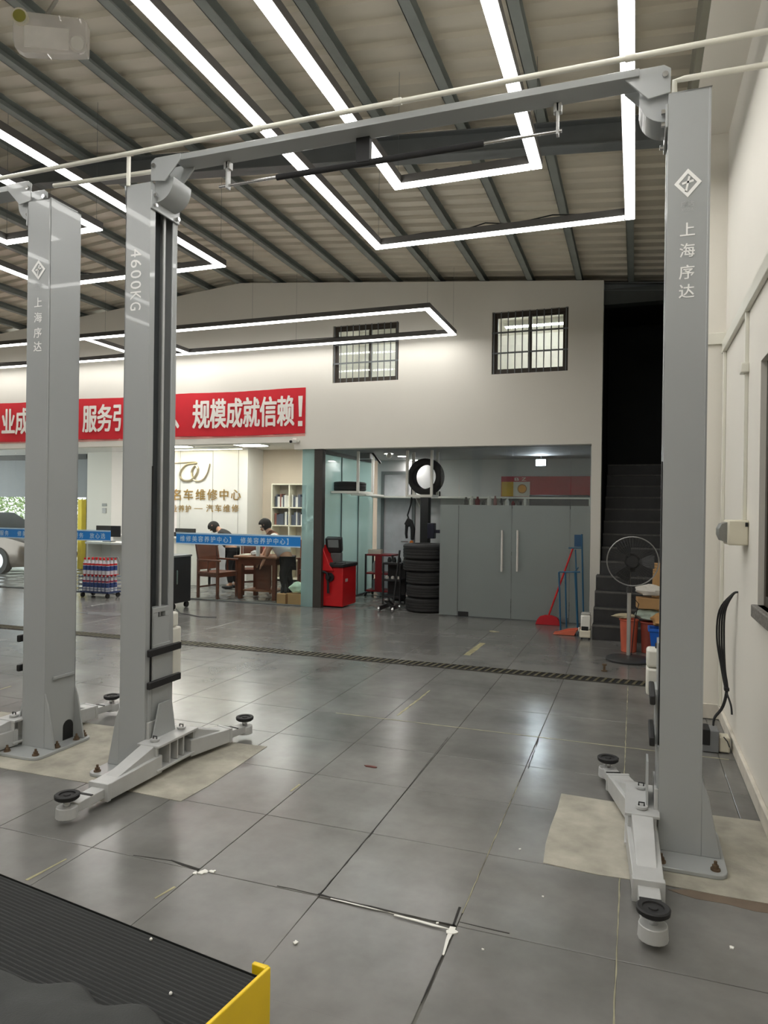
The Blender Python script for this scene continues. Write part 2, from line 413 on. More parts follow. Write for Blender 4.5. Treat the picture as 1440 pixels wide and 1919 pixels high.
# bare concrete pads under the lift posts
def patch(poly, seed):
    random.seed(seed); pts = []
    for (a, b) in zip(poly, poly[1:]+poly[:1]):
        for t in (0, .25, .5, .75):
            pts.append((a[0]+(b[0]-a[0])*t+random.uniform(-.012, .012), a[1]+(b[1]-a[1])*t+random.uniform(-.012, .012)))
    return build(MB().prism(pts, 2, -.02, .0028), 'concrete_patch', CONC, floor, smooth=False)
patch([(-4.6, 3.27), (-2.30, 3.255), (-2.305, 4.19), (-4.6, 4.15)], 1)
patch([(-.385, 3.265), (XW, 3.27), (XW, 4.13), (-.372, 4.11)], 2)
STAIN = mat('worn_brown_stain', (112, 98, 84), .7, var=.25, scale=5)
blob(onZ(1380, 1690), .17, STAIN, 'worn_patch', n=14, h=.0012, sq=(1.3, .25))
blob(onZ(695, 1437), .028, mat('dark_red_scrap', (92, 46, 40), .8), 'scrap', sq=(1.4, .5))
blob(onZ(195, 1150), .3, mat('dark_wet_mat', (96, 96, 98), .4), 'wet_patch', n=16, h=.002, sq=(1.4, .5))

# roof
mbr = MB()
for side in (0, 1):
    xs = (-6.36, XW+.1) if side == 0 else (-13.6, -6.36)
    ys = []; y = -4.2
    while y < 16.6: ys += [(y, 0), (y+.13, 0), (y+.155, .03), (y+.225, .03)]; y += .25
    vs = []; n = len(ys)
    for x in xs:
        for (yy, dz) in ys: vs.append((x, yy, zp(x)+.10+dz))
    mbr.add(vs, [(i, i+1, n+i+1, n+i) for i in range(n-1)])
ceil = build(mbr, 'ceiling', ROOF, smooth=False); struct(ceil, 'ribbed grey-beige metal roof sheet on dark purlins')
PURL = mat('purlin_steel', (146, 152, 147), .5, var=.1, scale=4)
for k in range(10):
    for sgn in ((1,) if k == 9 else (1, -1)):
        xc = -6.36+sgn*(6.36-.1-.7*k) if sgn == 1 else -6.36-(6.36-.1-.7*k)
        if xc < -13.4: continue
        z = zp(xc); mb = MB(); wd = .041
        mb.box(xc-wd, xc+wd, -4.2, 16.4, z, z+.006); mb.box(xc-wd, xc-wd+.006, -4.2, 16.4, z, z+.1); mb.box(xc-wd, xc+wd, -4.2, 16.4, z+.094, z+.1)
        build(mb, 'purlin', PURL, ceil, smooth=False)
for yr in (.2, 6.2, 10.62):
    for xa, xb in ((-6.36, XW), (-13.4, -6.36)):
        mb = MB(); za, zb = zp(xa)-.002, zp(xb)-.002; h = .21 if yr < 10 else .12
        for (y0, y1, d0, d1) in ((yr-.075, yr+.075, 0, .01), (yr-.075, yr+.075, h-.01, h), (yr-.004, yr+.004, 0, h)):
            mb.prism([(xa, za-d0), (xb, zb-d0), (xb, zb-d1), (xa, za-d1)], 1, y0, y1)
        build(mb, 'rafter', STEEL, ceil, smooth=False)
# right wall with window hole (Y 2.75..4.42, z 1.1..2.46)
WY0, WY1, WZ0, WZ1 = 2.75, 4.40, 1.10, 2.46
mb = MB()
for y0, y1, z0, z1 in ((-4.2, WY0, 0, 4.9), (WY1, 9.0, 0, 4.9), (WY0, WY1, 0, WZ0), (WY0, WY1, WZ1, 4.9)): mb.box(XW, XW+.22, y0, y1, z0, z1)
mb.box(.38, XW, -4.2, 9.0, 4.58, 4.95)      # boxed eaves beam
mb.box(.51, XW, 6.07, 6.42, 0, 4.58)        # boxed post
wr = build(mb, 'wall_right', WALL, smooth=False); struct(wr, 'white painted right wall with boxed pillar')
build(BX(.335, .38, -4.2, 9.0, 4.60, 4.86), 'eaves_angle', mat('grey_green_trim', (136, 134, 120), .6), wr)
mb = MB()
for y0, y1 in ((-4.2, 6.05), (6.44, 9.0)):
    mb.box(XW-.014, XW, y0, y1, 0.004, .105); mb.box(XW-.024, XW, y0, y1, .105, .12)
mb.box(.494, .512, 6.05, 6.44, 0.004, .12); mb.box(.494, XW, 6.052, 6.07, 0.004, .12); mb.box(.494, XW, 6.42, 6.438, 0.004, .12)
struct(build(mb, 'baseboard_right', mat('dirty_white_skirting', (208, 202, 190), .6, var=.2, scale=5), bevel=.004), 'white skirting along the right wall, grimy at the floor')
# back wall with holes for the shop front, the office glazing and two upper windows
WIN = [(-4.63, -3.51, 3.64, 4.555), (-2.045, -.94, 3.645, 4.565)]
mb = MB(); Y0, Y1 = YB, YB+.2
xs = [-13.4, -4.63, -3.51, -2.045, -.94, -.46]
def topz(x): return zp(x)-.012
def wallseg(x0, x1, z0, z1=None):
    poly = [(x0, z0), (x1, z0)]
    if z1 is None:
        if x0 < -6.36 < x1: poly += [(x1, topz(x1)), (-6.36, topz(-6.36)), (x0, topz(x0))]
        else: poly += [(x1, topz(x1)), (x0, topz(x0))]
    else: poly += [(x1, z1), (x0, z1)]
    mb.prism(poly, 1, Y0, Y1)
wallseg(-13.4, -4.63, 2.70); wallseg(-4.63, -3.51, 2.70, 3.64); wallseg(-4.63, -3.51, 4.555); wallseg(-3.51, -2.045, 2.70)
wallseg(-2.045, -.94, 2.70, 3.645); wallseg(-2.045, -.94, 4.565); wallseg(-.94, -.46, 2.70)
mb.box(-5.30, -.46, Y0, Y1, 2.585, 2.70); mb.box(-.595, -.46, Y0, Y1+.05, 0, 2.585)
wb = build(mb, 'wall_back', WALL, smooth=False); struct(wb, 'white gable wall above the glass shop front')
# stair recess (its lack of light put into the wall colour), behind the end of the back wall
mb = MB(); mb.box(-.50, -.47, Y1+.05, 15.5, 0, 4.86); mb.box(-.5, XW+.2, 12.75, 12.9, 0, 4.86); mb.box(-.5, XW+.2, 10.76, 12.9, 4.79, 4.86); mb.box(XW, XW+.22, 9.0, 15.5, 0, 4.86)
wst = build(mb, 'wall_stairwell', DKWALL, smooth=False); struct(wst, 'stairwell walls coloured dark to stand in for lack of light')
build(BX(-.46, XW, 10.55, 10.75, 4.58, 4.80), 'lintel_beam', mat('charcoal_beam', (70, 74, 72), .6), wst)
# staircase
st = bpy.data.objects.new('staircase', None); COL.objects.link(st); st.location = (.08, 9.3, 0); struct(st, 'dark stone staircase climbing into the stairwell beside the glass front')
RISE, GO = .186, .262; SXL = -.445
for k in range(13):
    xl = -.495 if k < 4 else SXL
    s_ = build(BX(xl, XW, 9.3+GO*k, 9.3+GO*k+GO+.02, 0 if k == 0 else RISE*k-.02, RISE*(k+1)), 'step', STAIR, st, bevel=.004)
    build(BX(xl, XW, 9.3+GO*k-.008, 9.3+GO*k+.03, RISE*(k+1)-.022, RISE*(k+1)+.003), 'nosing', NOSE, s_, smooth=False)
# walls that close the hall
struct(build(MB().box(-19.5, XW+.3, 16.3, 16.45, 2.95, 5.7).box(-12.4, XW+.3, 16.3, 16.45, 0, 2.95), 'wall_rear', WALL, smooth=False), 'rear wall of the building')
struct(build(BX(-13.6, -13.4, -4.2, YB, 0, 5), 'wall_left', WALL, smooth=False), 'white left wall')
struct(build(BX(-13.6, XW+.2, -4.4, -4.2, 0, 5.7), 'wall_front', WALL, smooth=False), 'white wall on the street side')

# ---- tyre room behind the shop front
mb = MB(); mb.box(-4.78, -.62, 13.0, 13.15, 0, 2.575); mb.box(-.62, -.5, Y1+.05, 13.15, 0, 2.575)
GREYW = mat('pale_grey_wall', (196, 196, 196), .7, var=.02)
wt = build(mb, 'wall_workroom', GREYW, smooth=False); struct(wt, 'pale grey walls of the tyre room')
struct(build(BX(-4.85, -.5, Y1, 13.15, 2.58, 2.68), 'ceiling_workroom', mat('grey_ceiling', (150, 150, 150), .8), smooth=False), 'low grey ceiling of the tyre room')
door3 = build(BX(-4.62, -4.05, 12.97, 13.0, 0, 2.3), 'door_3', mat('pale_grey_door', (190, 190, 194), .5), smooth=False); struct(door3, 'pale grey door in the back of the tyre room')
mb = MB(); mb.box(-4.68, -4.62, 12.94, 13.01, 0, 2.36); mb.box(-4.05, -3.99, 12.94, 13.01, 0, 2.36); mb.box(-4.62, -4.05, 12.94, 13.01, 2.3, 2.36); build(mb, 'door_frame', STEEL, door3)
build(MB().cyl((-4.12, 12.96, 1.0), (-4.12, 12.9, 1.0), .012).box(-4.24, -4.1, 12.885, 12.905, .99, 1.015), 'door_handle', CHROME, door3)
# glass side partition of the tyre room (posts, rails, three panes)
gp = bpy.data.objects.new('window_4', None); COL.objects.link(gp); gp.location = (-4.86, 11.6, 0); struct(gp, 'teal glass partition between office and tyre room')
for y0 in (10.6, 11.4, 12.2): build(BX(-4.872, -4.860, y0+.01, y0+.78, .03, 2.52), 'pane', TEAL, gp)
mb = MB(); mb.box(-4.89, -4.84, 10.6, 13.0, 2.52, 2.58); mb.box(-4.89, -4.84, 10.6, 13.0, 0.003, .03); build(mb, 'rail', STEEL, gp)
for y0 in (11.395, 12.195): build(BX(-4.88, -4.85, y0-.012, y0+.012, .03, 2.52), 'glazing_bar', mat('dark_bar', (80, 92, 92), .5), gp)
build(BX(-4.945, -4.80, YB+.03, YB+.15, .003, 2.585), 'post', mat('dark_brown_post', (62, 58, 54), .5), gp)
build(BX(-5.17, -4.945, YB+.05, YB+.062, .003, 2.585), 'pane', TEAL, gp)

# ---- shop front: fixed frosted panels and double glass door
def leaf(parent, x0, x1, name, kind=None):
    y = YB+.04
    o = build(BX(x0+.004, x1-.004, y, y+.012, .02, 2.56), name, CLEAR, parent) if parent else build(BX(x0+.004, x1-.004, y, y+.012, .02, 2.56), name, CLEAR)
    build(BX(x0+.004, x1-.004, y-.004, y-.0005, .02, 1.70), 'frosted_film', FROST, o, smooth=False)
    return o
XA = [onY(u_, 1100, YB).x for u_ in (822, 857, 957.5, 1067)]+[-.597]
w5 = leaf(None, XA[0], XA[1], 'window_5'); struct(w5, 'narrow fixed glass panel beside the double door, frosted below')
w6 = leaf(None, XA[3], XA[4], 'window_6'); struct(w6, 'fixed glass panel next to the white jamb, frosted below')
d1 = leaf(None, XA[1], XA[2], 'door_1'); struct(d1, 'glass door leaf beside the tyre stack, frosted below, with vertical bar handle')
d2 = leaf(None, XA[2], XA[3], 'door_2'); struct(d2, 'glass door leaf behind the broom, frosted below, with vertical bar handle')
for d_, u_ in ((d1, 941.5), (d2, 970.5)):
    p0, p1 = onY(u_, 994, YB-.03), onY(u_-1, 1071, YB-.03)
    mb = MB().cyl((p0.x, YB-.03, p0.z), (p0.x, YB-.03, p1.z), .016)
    for z in (p0.z-.12, p1.z+.12): mb.cyl((p0.x, YB-.03, z), (p0.x, YB+.04, z), .009, n=8)
    build(mb, 'bar_handle', mat('handle_steel', (230, 226, 220), .3, metal=.35), d_)
build(BX(XA[1]+.01, XA[1]+.17, YB+.028, YB+.064, .012, .085), 'floor_patch_fitting', BLACK, d1, bevel=.004)
build(BX(XA[3]-.17, XA[3]-.01, YB+.028, YB+.064, .012, .085), 'floor_patch_fitting', STEEL, d2, bevel=.004)
# ---- office glazing with printed blue strip
og = bpy.data.objects.new('window_7', None); COL.objects.link(og); og.location = (-8.4, YB+.06, 0); struct(og, 'clear office glazing with a printed blue safety strip')
gx = [-13.3, -11.35, -10.3, -9.05]
for a, b in ((-13.3, -11.35), (-11.35, -9.05), (-7.62, -6.4), (-6.4, -5.19)):
    build(BX(a+.004, b-.004, YB+.06, YB+.07, .02, 2.70), 'pane', CLEAR, og)
    sx = build(BX(a, b, YB+.052, YB+.0585, .965, 1.165), 'safety_strip', BLUE, og, smooth=False)
    build(BX(a, b, YB+.049, YB+.052, 1.14, 1.165), 'strip_edge', LBLUE, sx, smooth=False); build(BX(a, b, YB+.049, YB+.052, .965, .985), 'strip_edge', LBLUE, sx, smooth=False)
    mb = MB(); chars = '【汽车维修美容养护中心】　品质服务　放心选择　'; x = a+.08; k = int(abs(a*7)) % 5
    while x < b-.12:
        ch = chars[k % len(chars)]; k += 1
        if ch != '　': put_glyph(mb, ch, lambda p, q, X=x: (X+p*.105, YB+.0505, 1.005+q*.11), .02)
        x += .125
    raw_build(mb, 'strip_lettering', LBLUE, sx)
build(BX(-13.3, -5.17, YB+.045, YB+.085, .003, .02), 'rail', STEEL, og)

# ---- office shell
mb = MB()
mb.box(-10.95, -8.06, 13.62, 13.8, 0, 2.95); mb.box(-8.14, -8.06, 13.8, 14.45, 0, 2.95); mb.box(-10.95, -10.85, 13.8, 14.3, 0, 2.95)
LOGOW = mat('logo_wall_panel', (224, 220, 214), .3, var=.015)
wl = build(mb, 'wall_logo', LOGOW, smooth=False); struct(wl, 'glossy white feature wall carrying the gold company sign')
for u_ in (337, 398, 446):
    p = onY(u_, 950, 13.615); build(BX(p.x-.004, p.x+.004, 13.612, 13.625, .02, 2.94), 'panel_joint', mat('joint_grey', (170, 168, 164), .6), wl, smooth=False)
struct(build(BX(-8.06, -4.9, 14.3, 14.45, 0, 2.95), 'wall_office', BEIGE, smooth=False), 'beige back wall of the office')
struct(build(MB().box(-12.92, -10.96, 14.1, 14.3, 0, 2.95), 'wall_lobby', WALL, smooth=False), 'white wall beside the roller shutter')
oc = build(BX(-19.5, -4.9, Y1, 16.4, 2.95, 3.05), 'ceiling_office', mat('white_ceiling', (225, 222, 216), .8), smooth=False); struct(oc, 'white office ceiling')
for x, y in ((-6.0, 11.3), (-6.0, 12.9), (-7.6, 11.3), (-7.6, 12.9), (-9.4, 11.3), (-9.4, 12.8), (-11.4, 11.8)):
    t = thing('ceiling_panel_light', (x, y, 2.9), 'square recessed ceiling panel light in the office', 'ceiling light', 'office ceiling lights')
    build(BX(x-.31, x+.31, y-.31, y+.31, 2.925, 2.948), 'frame', WHITE, t); build(BX(x-.28, x+.28, y-.28, y+.28, 2.918, 2.924), 'diffuser', PANEL, t)
# warm cove light over the feature wall
t = thing('cove_light', (-9.5, 13.45, 2.9), 'warm light strip along the top of the logo wall', 'ceiling light')
build(BX(-10.9, -8.1, 13.38, 13.46, 2.90, 2.945), 'channel', WHITE, t); build(BX(-10.9, -8.1, 13.40, 13.45, 2.893, 2.899), 'diffuser', emis('warm_cove', (1, .86, .6), 8), t)

# ================================================================== LIGHTS
def led_bar(t, a, b, z=4.2, wd=.085, h=.075):
    a, b = Vector(a), Vector(b); x0, x1 = min(a.x, b.x), max(a.x, b.x); y0, y1 = min(a.y, b.y), max(a.y, b.y)
    if x1-x0 > y1-y0: y0 -= wd/2; y1 += wd/2
    else: x0 -= wd/2; x1 += wd/2
    mb = MB(); e = .004
    mb.box(x0, x1, y0, y1, z+.012, z+h)
    hb = build(mb, 'housing_bar', HOUS, t, smooth=False)
    build(BX(x0+e, x1-e, y0+e, y1-e, z, z+.0115), 'diffuser', LEDM, hb, smooth=False)
def led_frame(label, x0, x1, y0, y1, cross=(), z=4.2, group=None):
    t = thing('linear_pendant_light', ((x0+x1)/2, (y0+y1)/2, z), label, 'ceiling light'); w2 = .0425
    led_bar(t, (x0+w2, y0), (x0+w2, y1)); led_bar(t, (x1-w2, y0), (x1-w2, y1))
    led_bar(t, (x0+.087, y1-w2), (x1-.087, y1-w2)); led_bar(t, (x0+.087, y0+w2), (x1-.087, y0+w2))
    for c in cross: led_bar(t, (c, y0+.087), (c, y1-.087))
    n = max(2, int((x1-x0)/2.2)+1)
    for px in [x0+w2+(x1-x0-2*w2)*i/(n-1) for i in range(n)]:
        for py in (y0+w2, y1-w2):
            build(MB().cyl((px, py, z+.07), (px, py, zp(px)+.1), .0014, n=6), 'suspension_wire', STEEL, t)
    # power cord lying on top of the housing
    pts = [(x0+.3+(x1-x0-.6)*i/9, y1-w2+random.uniform(-.02, .02), z+.085+random.uniform(0, .03)*(i % 3 == 1)) for i in range(10)]
    build(MB().tube(pts, .006, 6), 'power_cord', BLACK, t)
led_frame('large outer rectangular LED frame light over the lift bay by the right wall', -2.477, -.034, -2.6, 6.6)
led_frame('small LED frame light nested inside the larger one over the right lift bay', -1.876, -.695, -1.4, 5.416)
led_frame('large outer rectangular LED frame light over the neighbouring left lift bay', -6.63, -4.19, -2.6, 6.58)
led_frame('small LED frame light nested inside the larger one over the left lift bay', -5.95, -4.76, -1.4, 5.36)
led_frame('long rectangular LED frame light hanging in front of the gable wall', -12.9, -2.52, 8.71, 10.16, cross=(-8.1, -7.15))

# ================================================================== LIFTS
def rot_poly(pts): return pts
def make_lift(label, xl, xr, yl, yr_, left=True, right=True, txt=True, z0=3.575, ends=(True, True)):
    L = thing('two_post_lift', ((xl+xr)/2, (yl+yr_)/2+.15, 0), label, 'car lift')
    W, D = .185, .27; TH = .012
    for side in (-1, 1):
        if (side < 0 and not left) or (side > 0 and not right): continue
        y = yl if side < 0 else yr_; H = z0 if side > 0 else z0-.02
        # inner face x (opening), outer face x
        xi = xl if side < 0 else xr; xo = xi+side*W
        a, b = min(xi, xo), max(xi, xo)
        mb = MB(); mb.box(a, b, y, y+TH, .02, H); mb.box(a, b, y+D-TH, y+D, .02, H)
        if side < 0: mb.box(xo, xo+TH, y, y+D, .02, H)
        else: mb.box(xo-TH, xo, y, y+D, .02, H)
        for (ya, yb) in ((y, y+.05), (y+D-.05, y+D)): mb.box(min(xi, xi+side*TH), max(xi, xi+side*TH), ya, yb, .02, H)
        c = build(mb, 'post', LIFT, L, bevel=.004)
        # inside rails + sync cable strips
        mb = MB(); mb.box(min(xi+side*.09, xi+side*.10), max(xi+side*.09, xi+side*.10), y+.06, y+D-.06, .3, H-.05); build(mb, 'inner_back', LIFTIN, c)
        mb = MB(); mb.box(xi+side*.02-.004, xi+side*.02+.004, y+.15, y+.168, .9, H-.03); build(mb, 'cable_strip', ARM, c)
        build(BX(min(xi+side*.03, xi+side*.04), max(xi+side*.03, xi+side*.04), y+.055, y+.085, .9, 1.9), 'latch_rail', BLACK, c); build(BX(min(xi-side*.006, xi), max(xi-side*.006, xi), y+.042, y+.052, .22, 1.85), 'rubber_seal', BLACK, c)
        # base plate with gussets, bolts
        bx0, bx1 = (xi+.04*-side, xo+side*.10); bx0, bx1 = min(bx0, bx1), max(bx0, bx1); by0, by1 = y-.165, y+D+.06; r = .05
        poly = []
        for cx, cy, a0 in ((bx1-r, by1-r, 0), (bx0+r, by1-r, 90), (bx0+r, by0+r, 180), (bx1-r, by0+r, 270)):
            for q in range(0, 91, 30): poly.append((cx+r*math.cos(math.radians(a0+q)), cy+r*math.sin(math.radians(a0+q))))
        bp = build(MB().prism(poly, 2, .003, .022), 'base_plate', LIFT, L, bevel=.003)
        for (bx, by) in ((bx0+.05, by0+.04), (bx1-.05, by0+.05), (xo+side*.06, y+.05), (xo+side*.06, y+D-.05), (bx1-.05, by1-.03), (bx0+.06, by1-.03)):
            build(MB().cyl((bx, by, .022), (bx, by, .03), .021, n=12).cyl((bx, by, .03), (bx, by, .046), .014, n=6).cyl((bx, by, .046), (bx, by, .062), .007, n=8), 'anchor_bolt', RUST, bp)
        for yy in (y, y+D-TH):
            build(MB().prism([(xo, .022), (xo+side*.085, .022), (xo+side*.03, .30), (xo, .38)] if side > 0 else [(xo, .38), (xo-.03, .30), (xo-.085, .022), (xo, .022)], 1, yy, yy+TH), 'gusset', LIFT, c, bevel=.003)
        # top: cap cross plate, pulley guard, hinge bracket
        build(BX(a+.01, b-.01, y+.02, y+D-.02, H-.01, H+.012), 'top_cap', LIFT, c)
        yy = y+.02
        arc = [(xi-side*.005+(-side)*.125*math.cos(math.radians(q)), H+.015+.125*math.sin(math.radians(q))) for q in range(-90, 1, 10)]
        build(MB().prism([(xi+side*.0, H+.03), (xi, H-.11)]+arc+[(xi-side*.13, H+.03)], 1, yy+.02, yy+.20), 'pulley_guard', LIFT, c)
        br = build(BX(min(xi-side*.012, xi), max(xi-side*.012, xi), y-.005, y+D+.0, H-.16, H-.05), 'top_bracket', LIFT, c, bevel=.003)
        for q in (.02, D-.03):
            for zz in (H-.075, H-.135): build(MB().cyl((xi-side*.012, y+q, zz), (xi-side*.03, y+q, zz), .013, n=8), 'bolt', CHROME, br)
        # side plates carrying the beam
        pl_ = [(xi+side*.01, H+.01), (xi+side*.01, H+.125), (xi-side*.02, H+.145), (xi-side*.20, H+.145), (xi-side*.20, H+.11), (xi-side*.09, H-.005)]
        for yb in (y+.01, y+.145):
            e = build(MB().prism(pl_ if side < 0 else pl_[::-1], 1, yb, yb+.008), 'beam_end_plate', LIFT, L, bevel=.003)
            build(MB().cyl((xi-side*.015, yb-.012, H+.095), (xi-side*.015, yb+.004, H+.095), .014, n=8), 'bolt', CHROME, e)
        # carriage: plate with handle slot, two bumper strips, shroud
        zc0, zc1 = .30, .985
        f = side*.0; x_f = xi-side*.012; X0, X1 = min(xi+side*.05, x_f), max(xi+side*.05, x_f)
        mb = MB(); ya, yb = y+.055, y+D-.055
        mb.box(X0, X1, ya, yb, zc0, .925); mb.box(X0, X1, ya, ya+.05, .925, .955); mb.box(X0, X1, yb-.04, yb, .925, .955); mb.box(X0, X1, ya, yb, .955, zc1)
        mb.box(X0+.002, X1-.002, y+.02, y+.054, .30, .50); mb.box(X0+.002, X1-.002, y+D-.054, y+D-.02, .30, .50)
        cg = build(mb, 'carriage', LIFT, L, bevel=.003)
        for zz in (.70, .505): build(BX(min(xi-side*.02, xi-side*.045), max(xi-side*.02, xi-side*.045), y-.012, y+D+.03, zz, zz+.045), 'rubber_bumper', BLACK, cg, bevel=.006)
        build(BX(min(xi-side*.012, xi-side*.02), max(xi-side*.012, xi-side*.02), y+.05, y+D-.05, .5, .76), 'bumper_mount', LIFT, cg)
        # arm yoke low down
        xc = xi-side*.075; yc = y+D/2
        mb = MB(); mb.box(xc-.075, xc+.08, yc-.20, yc+.20, .185, .20); mb.box(xc-.075, xc+.08, yc-.20, yc+.20, .045, .060)
        for q in (-.195, -.075, .0, .06, .183): mb.box(xc-.06, xc+.065, yc+q, yc+q+.012, .06, .185)
        mb.box(min(xi-side*.0, xi-side*.02), max(xi, xi-side*.02), yc-.12, yc+.12, .05, .30)
        yk = build(mb, 'arm_yoke', ARM, L, bevel=.003)
        mb = MB(); mb.prism([(yc-.11, .20), (yc+.11, .20), (yc+.07, .40), (yc-.05, .40)], 0, xc-.01+side*.03, xc+side*.03); build(mb, 'yoke_web', LIFT, yk)
        for q in (-.13, .13):
            build(MB().cyl((xc, yc+q, .03), (xc, yc+q, .205), .022, n=12).cyl((xc, yc+q, .205), (xc, yc+q, .215), .028, n=12), 'hinge_pin', ARM, yk)
            build(MB().tube([(xc-.012, yc+q, .215), (xc-.012, yc+q, .23), (xc+.012, yc+q, .23), (xc+.012, yc+q, .215)], .004, 6), 'pull_ring', BLACK, yk)
        yield_arms.append((L, side, xc, yc))
    # cross beam: open channel
    xa, xb = xl-.0+.13, xr-.13
    yb = (yl+yr_)/2+.02
    if not left: xa = xl
    mb = MB(); mb.box(xa, xb, yb, yb+.135, z0+.105, z0+.113); mb.box(xa, xb, yb, yb+.006, z0+.113, z0+.142); mb.box(xa, xb, yb+.129, yb+.135, z0+.113, z0+.142)
    bm_ = build(mb, 'cross_beam', LIFT, L, bevel=.002)
    if left and right:
        zb = z0-.02
        for xx in (xl+.43, xr-.52):
            build(MB().box(xx-.006, xx+.006, yb+.10, yb+.14, zb-.035, z0+.105).box(xx-.02, xx+.02, yb+.10, yb+.14, z0+.06, z0+.105), 'rod_bracket', ARM, bm_, bevel=.002)
        ry = yb+.12; rz = zb-.012
        s_ = build(MB().cyl((xl+.37, ry, rz), (xr-.50, ry, rz), .0085), 'safety_rod', CHROME, bm_)
        build(MB().cyl((xl+.76, ry, rz), (xr-.90, ry, rz), .017), 'foam_sleeve', FOAM, s_)
        build(BX(xr-1.62, xr-1.54, ry-.02, ry+.02, rz, z0+.105), 'switch_box', BLACK, bm_)
    return L
yield_arms = []
def arm(L, root, tip, pad_z=.145):
    """telescopic swing arm from hinge to pad"""
    root = Vector(root); tip = Vector(tip); d = (tip-root); d.z = 0; Ln = d.length; d.normalize(); n = Vector((-d.y, d.x, 0))
    P = lambda s, q, z: root+d*s+n*q+Vector((0, 0, z))
    def frus(s0, s1, w0, w1, zb0, zt0, zb1, zt1):
        mb = MB(); vs = [P(s0, -w0, zb0), P(s0, w0, zb0), P(s0, w0, zt0), P(s0, -w0, zt0), P(s1, -w1, zb1), P(s1, w1, zb1), P(s1, w1, zt1), P(s1, -w1, zt1)]
        return mb.add(vs, [(0, 3, 2, 1), (4, 5, 6, 7), (0, 1, 5, 4), (3, 7, 6, 2), (0, 4, 7, 3), (1, 2, 6, 5)])
    A = build(frus(.02, Ln*.66, .070, .060, .03, .135, .03, .118), 'swing_arm', ARM, L, bevel=.004)
    build(frus(Ln*.62, Ln-.03, .044, .040, .045, .098, .045, .092), 'inner_arm', ARM, A, bevel=.004)
    mb = frus(Ln*.645, Ln*.685, .064, .064, .027, .122, .027, .122); build(mb, 'arm_collar', ARM, A, bevel=.003)
    mb = frus(.055, Ln*.56, .048, .040, .12, .198, .106, .117); build(mb, 'arm_rib', ARM, A, bevel=.003)
    build(frus(Ln*.80, Ln*.825, .041, .041, .0935, .0975, .0935, .0975), 'arm_slot', BLACK, A)
    e = Vector((tip.x, tip.y, 0))
    build(MB().cyl(e+Vector((0, 0, .030)), e+Vector((0, 0, .085)), .055, .052, 16), 'pad_socket', ARM, A, bevel=.003)
    build(MB().cyl(e+Vector((0, 0, .085)), e+Vector((0, 0, pad_z-.025)), .018), 'pad_screw', CHROME, A)
    pr = [(.0, -.028), (.050, -.028), (.060, -.02), (.062, -.004), (.056, 0), (.04, -.002), (.038, -.008), (.018, -.008), (.016, -.003), (0, -.003)]
    build(MB().lathe(pr, e+Vector((0, 0, pad_z+.003)), 22), 'rubber_pad', BLACK, A)
lift1 = make_lift('grey two-post car lift marked 4600KG spanning the bay beside the right wall', -2.765, .122, 3.51, 3.56)
arms1 = list(yield_arms); yield_arms.clear()
arm(lift1, (arms1[0][2], arms1[0][3]-.13, 0), onZ(126, 1488, .145)); arm(lift1, (arms1[0][2], arms1[0][3]+.13, 0), onZ(459, 1343, .145))
arm(lift1, (arms1[1][2], arms1[1][3]-.13, 0), onZ(1225, 1700, .145)); arm(lift1, (arms1[1][2], arms1[1][3]+.13, 0), onZ(1140, 1419, .145))
lift2 = make_lift('grey two-post car lift in the neighbouring bay, only its right post near the first lift', -6.75, -3.787, 3.575, 3.575, z0=3.60)
arms2 = list(yield_arms); yield_arms.clear()
arm(lift2, (arms2[1][2], arms2[1][3]+.13, 0), onZ(210, 1303, .145)); arm(lift2, (arms2[1][2], arms2[1][3]-.13, 0), (-3.95, 2.75, 0))
arm(lift2, (arms2[0][2], arms2[0][3]+.13, 0), (-6.5, 4.45, 0)); arm(lift2, (arms2[0][2], arms2[0][3]-.13, 0), (-6.5, 2.8, 0))
# markings
def post_marks(L, x0, x1, y, zs, big):
    cx = (x0+x1)/2; yy = y-.0012; mb = MB(); hw, hh = .055*big, .062*big; cz = 3.142
    def ring(o, i): 
        po = [(cx-hw*o, cz), (cx, cz+hh*o), (cx+hw*o, cz), (cx, cz-hh*o)]; pi = [(cx-hw*i, cz), (cx, cz+hh*i), (cx+hw*i, cz), (cx, cz-hh*i)]
        for k in range(4):
            n = (k+1) % 4; mb.add([(po[k][0], yy, po[k][1]), (po[n][0], yy, po[n][1]), (pi[n][0], yy, pi[n][1]), (pi[k][0], yy, pi[k][1])], [(0, 1, 2, 3)])
    ring(1, .66)
    def stroke(a, b, wd):
        a, b = Vector(a), Vector(b); d = (b-a).normalized(); n = Vector((-d.y, d.x))*wd/2
        pts = [a+n, b+n, b-n, a-n]; mb.add([(cx+p.x*hw, yy, cz+p.y*hh) for p in pts], [(0, 1, 2, 3)])
    stroke((-.42, -.02), (.42, .14), .16); stroke((.10, .46), (-.14, -.62), .15)
    raw_build(mb, 'emblem', LIFTINK, L)
    mb = MB()
    for k, ch in enumerate('序达'): put_glyph(mb, ch, lambda p, q, k=k: (cx-.03+.03*k+p*.029, yy, 3.032+q*.028), .006)
    for k, ch in enumerate('XUDA'): put_glyph(mb, ch, lambda p, q, k=k: (cx-.026+.0135*k+p*.011, yy, 3.012+q*.013))
    raw_build(mb, 'small_lettering', mat('faint_sticker', (182, 184, 184), .5), L)
    mb = MB()
    for k, ch in enumerate('上海序达'): mb = MB(); put_glyph(mb, ch, lambda p, q, k=k: (cx-.034+p*.07, yy, zs[k]-.034+q*.07), .014); raw_build(mb, 'character', LIFTINK, L)
post_marks(lift1, .122, .300, 3.56, (2.925, 2.828, 2.727, 2.638), 1.08)
post_marks(lift2, -3.787, -3.602, 3.575, (2.928, 2.83, 2.73, 2.64), 1.05)
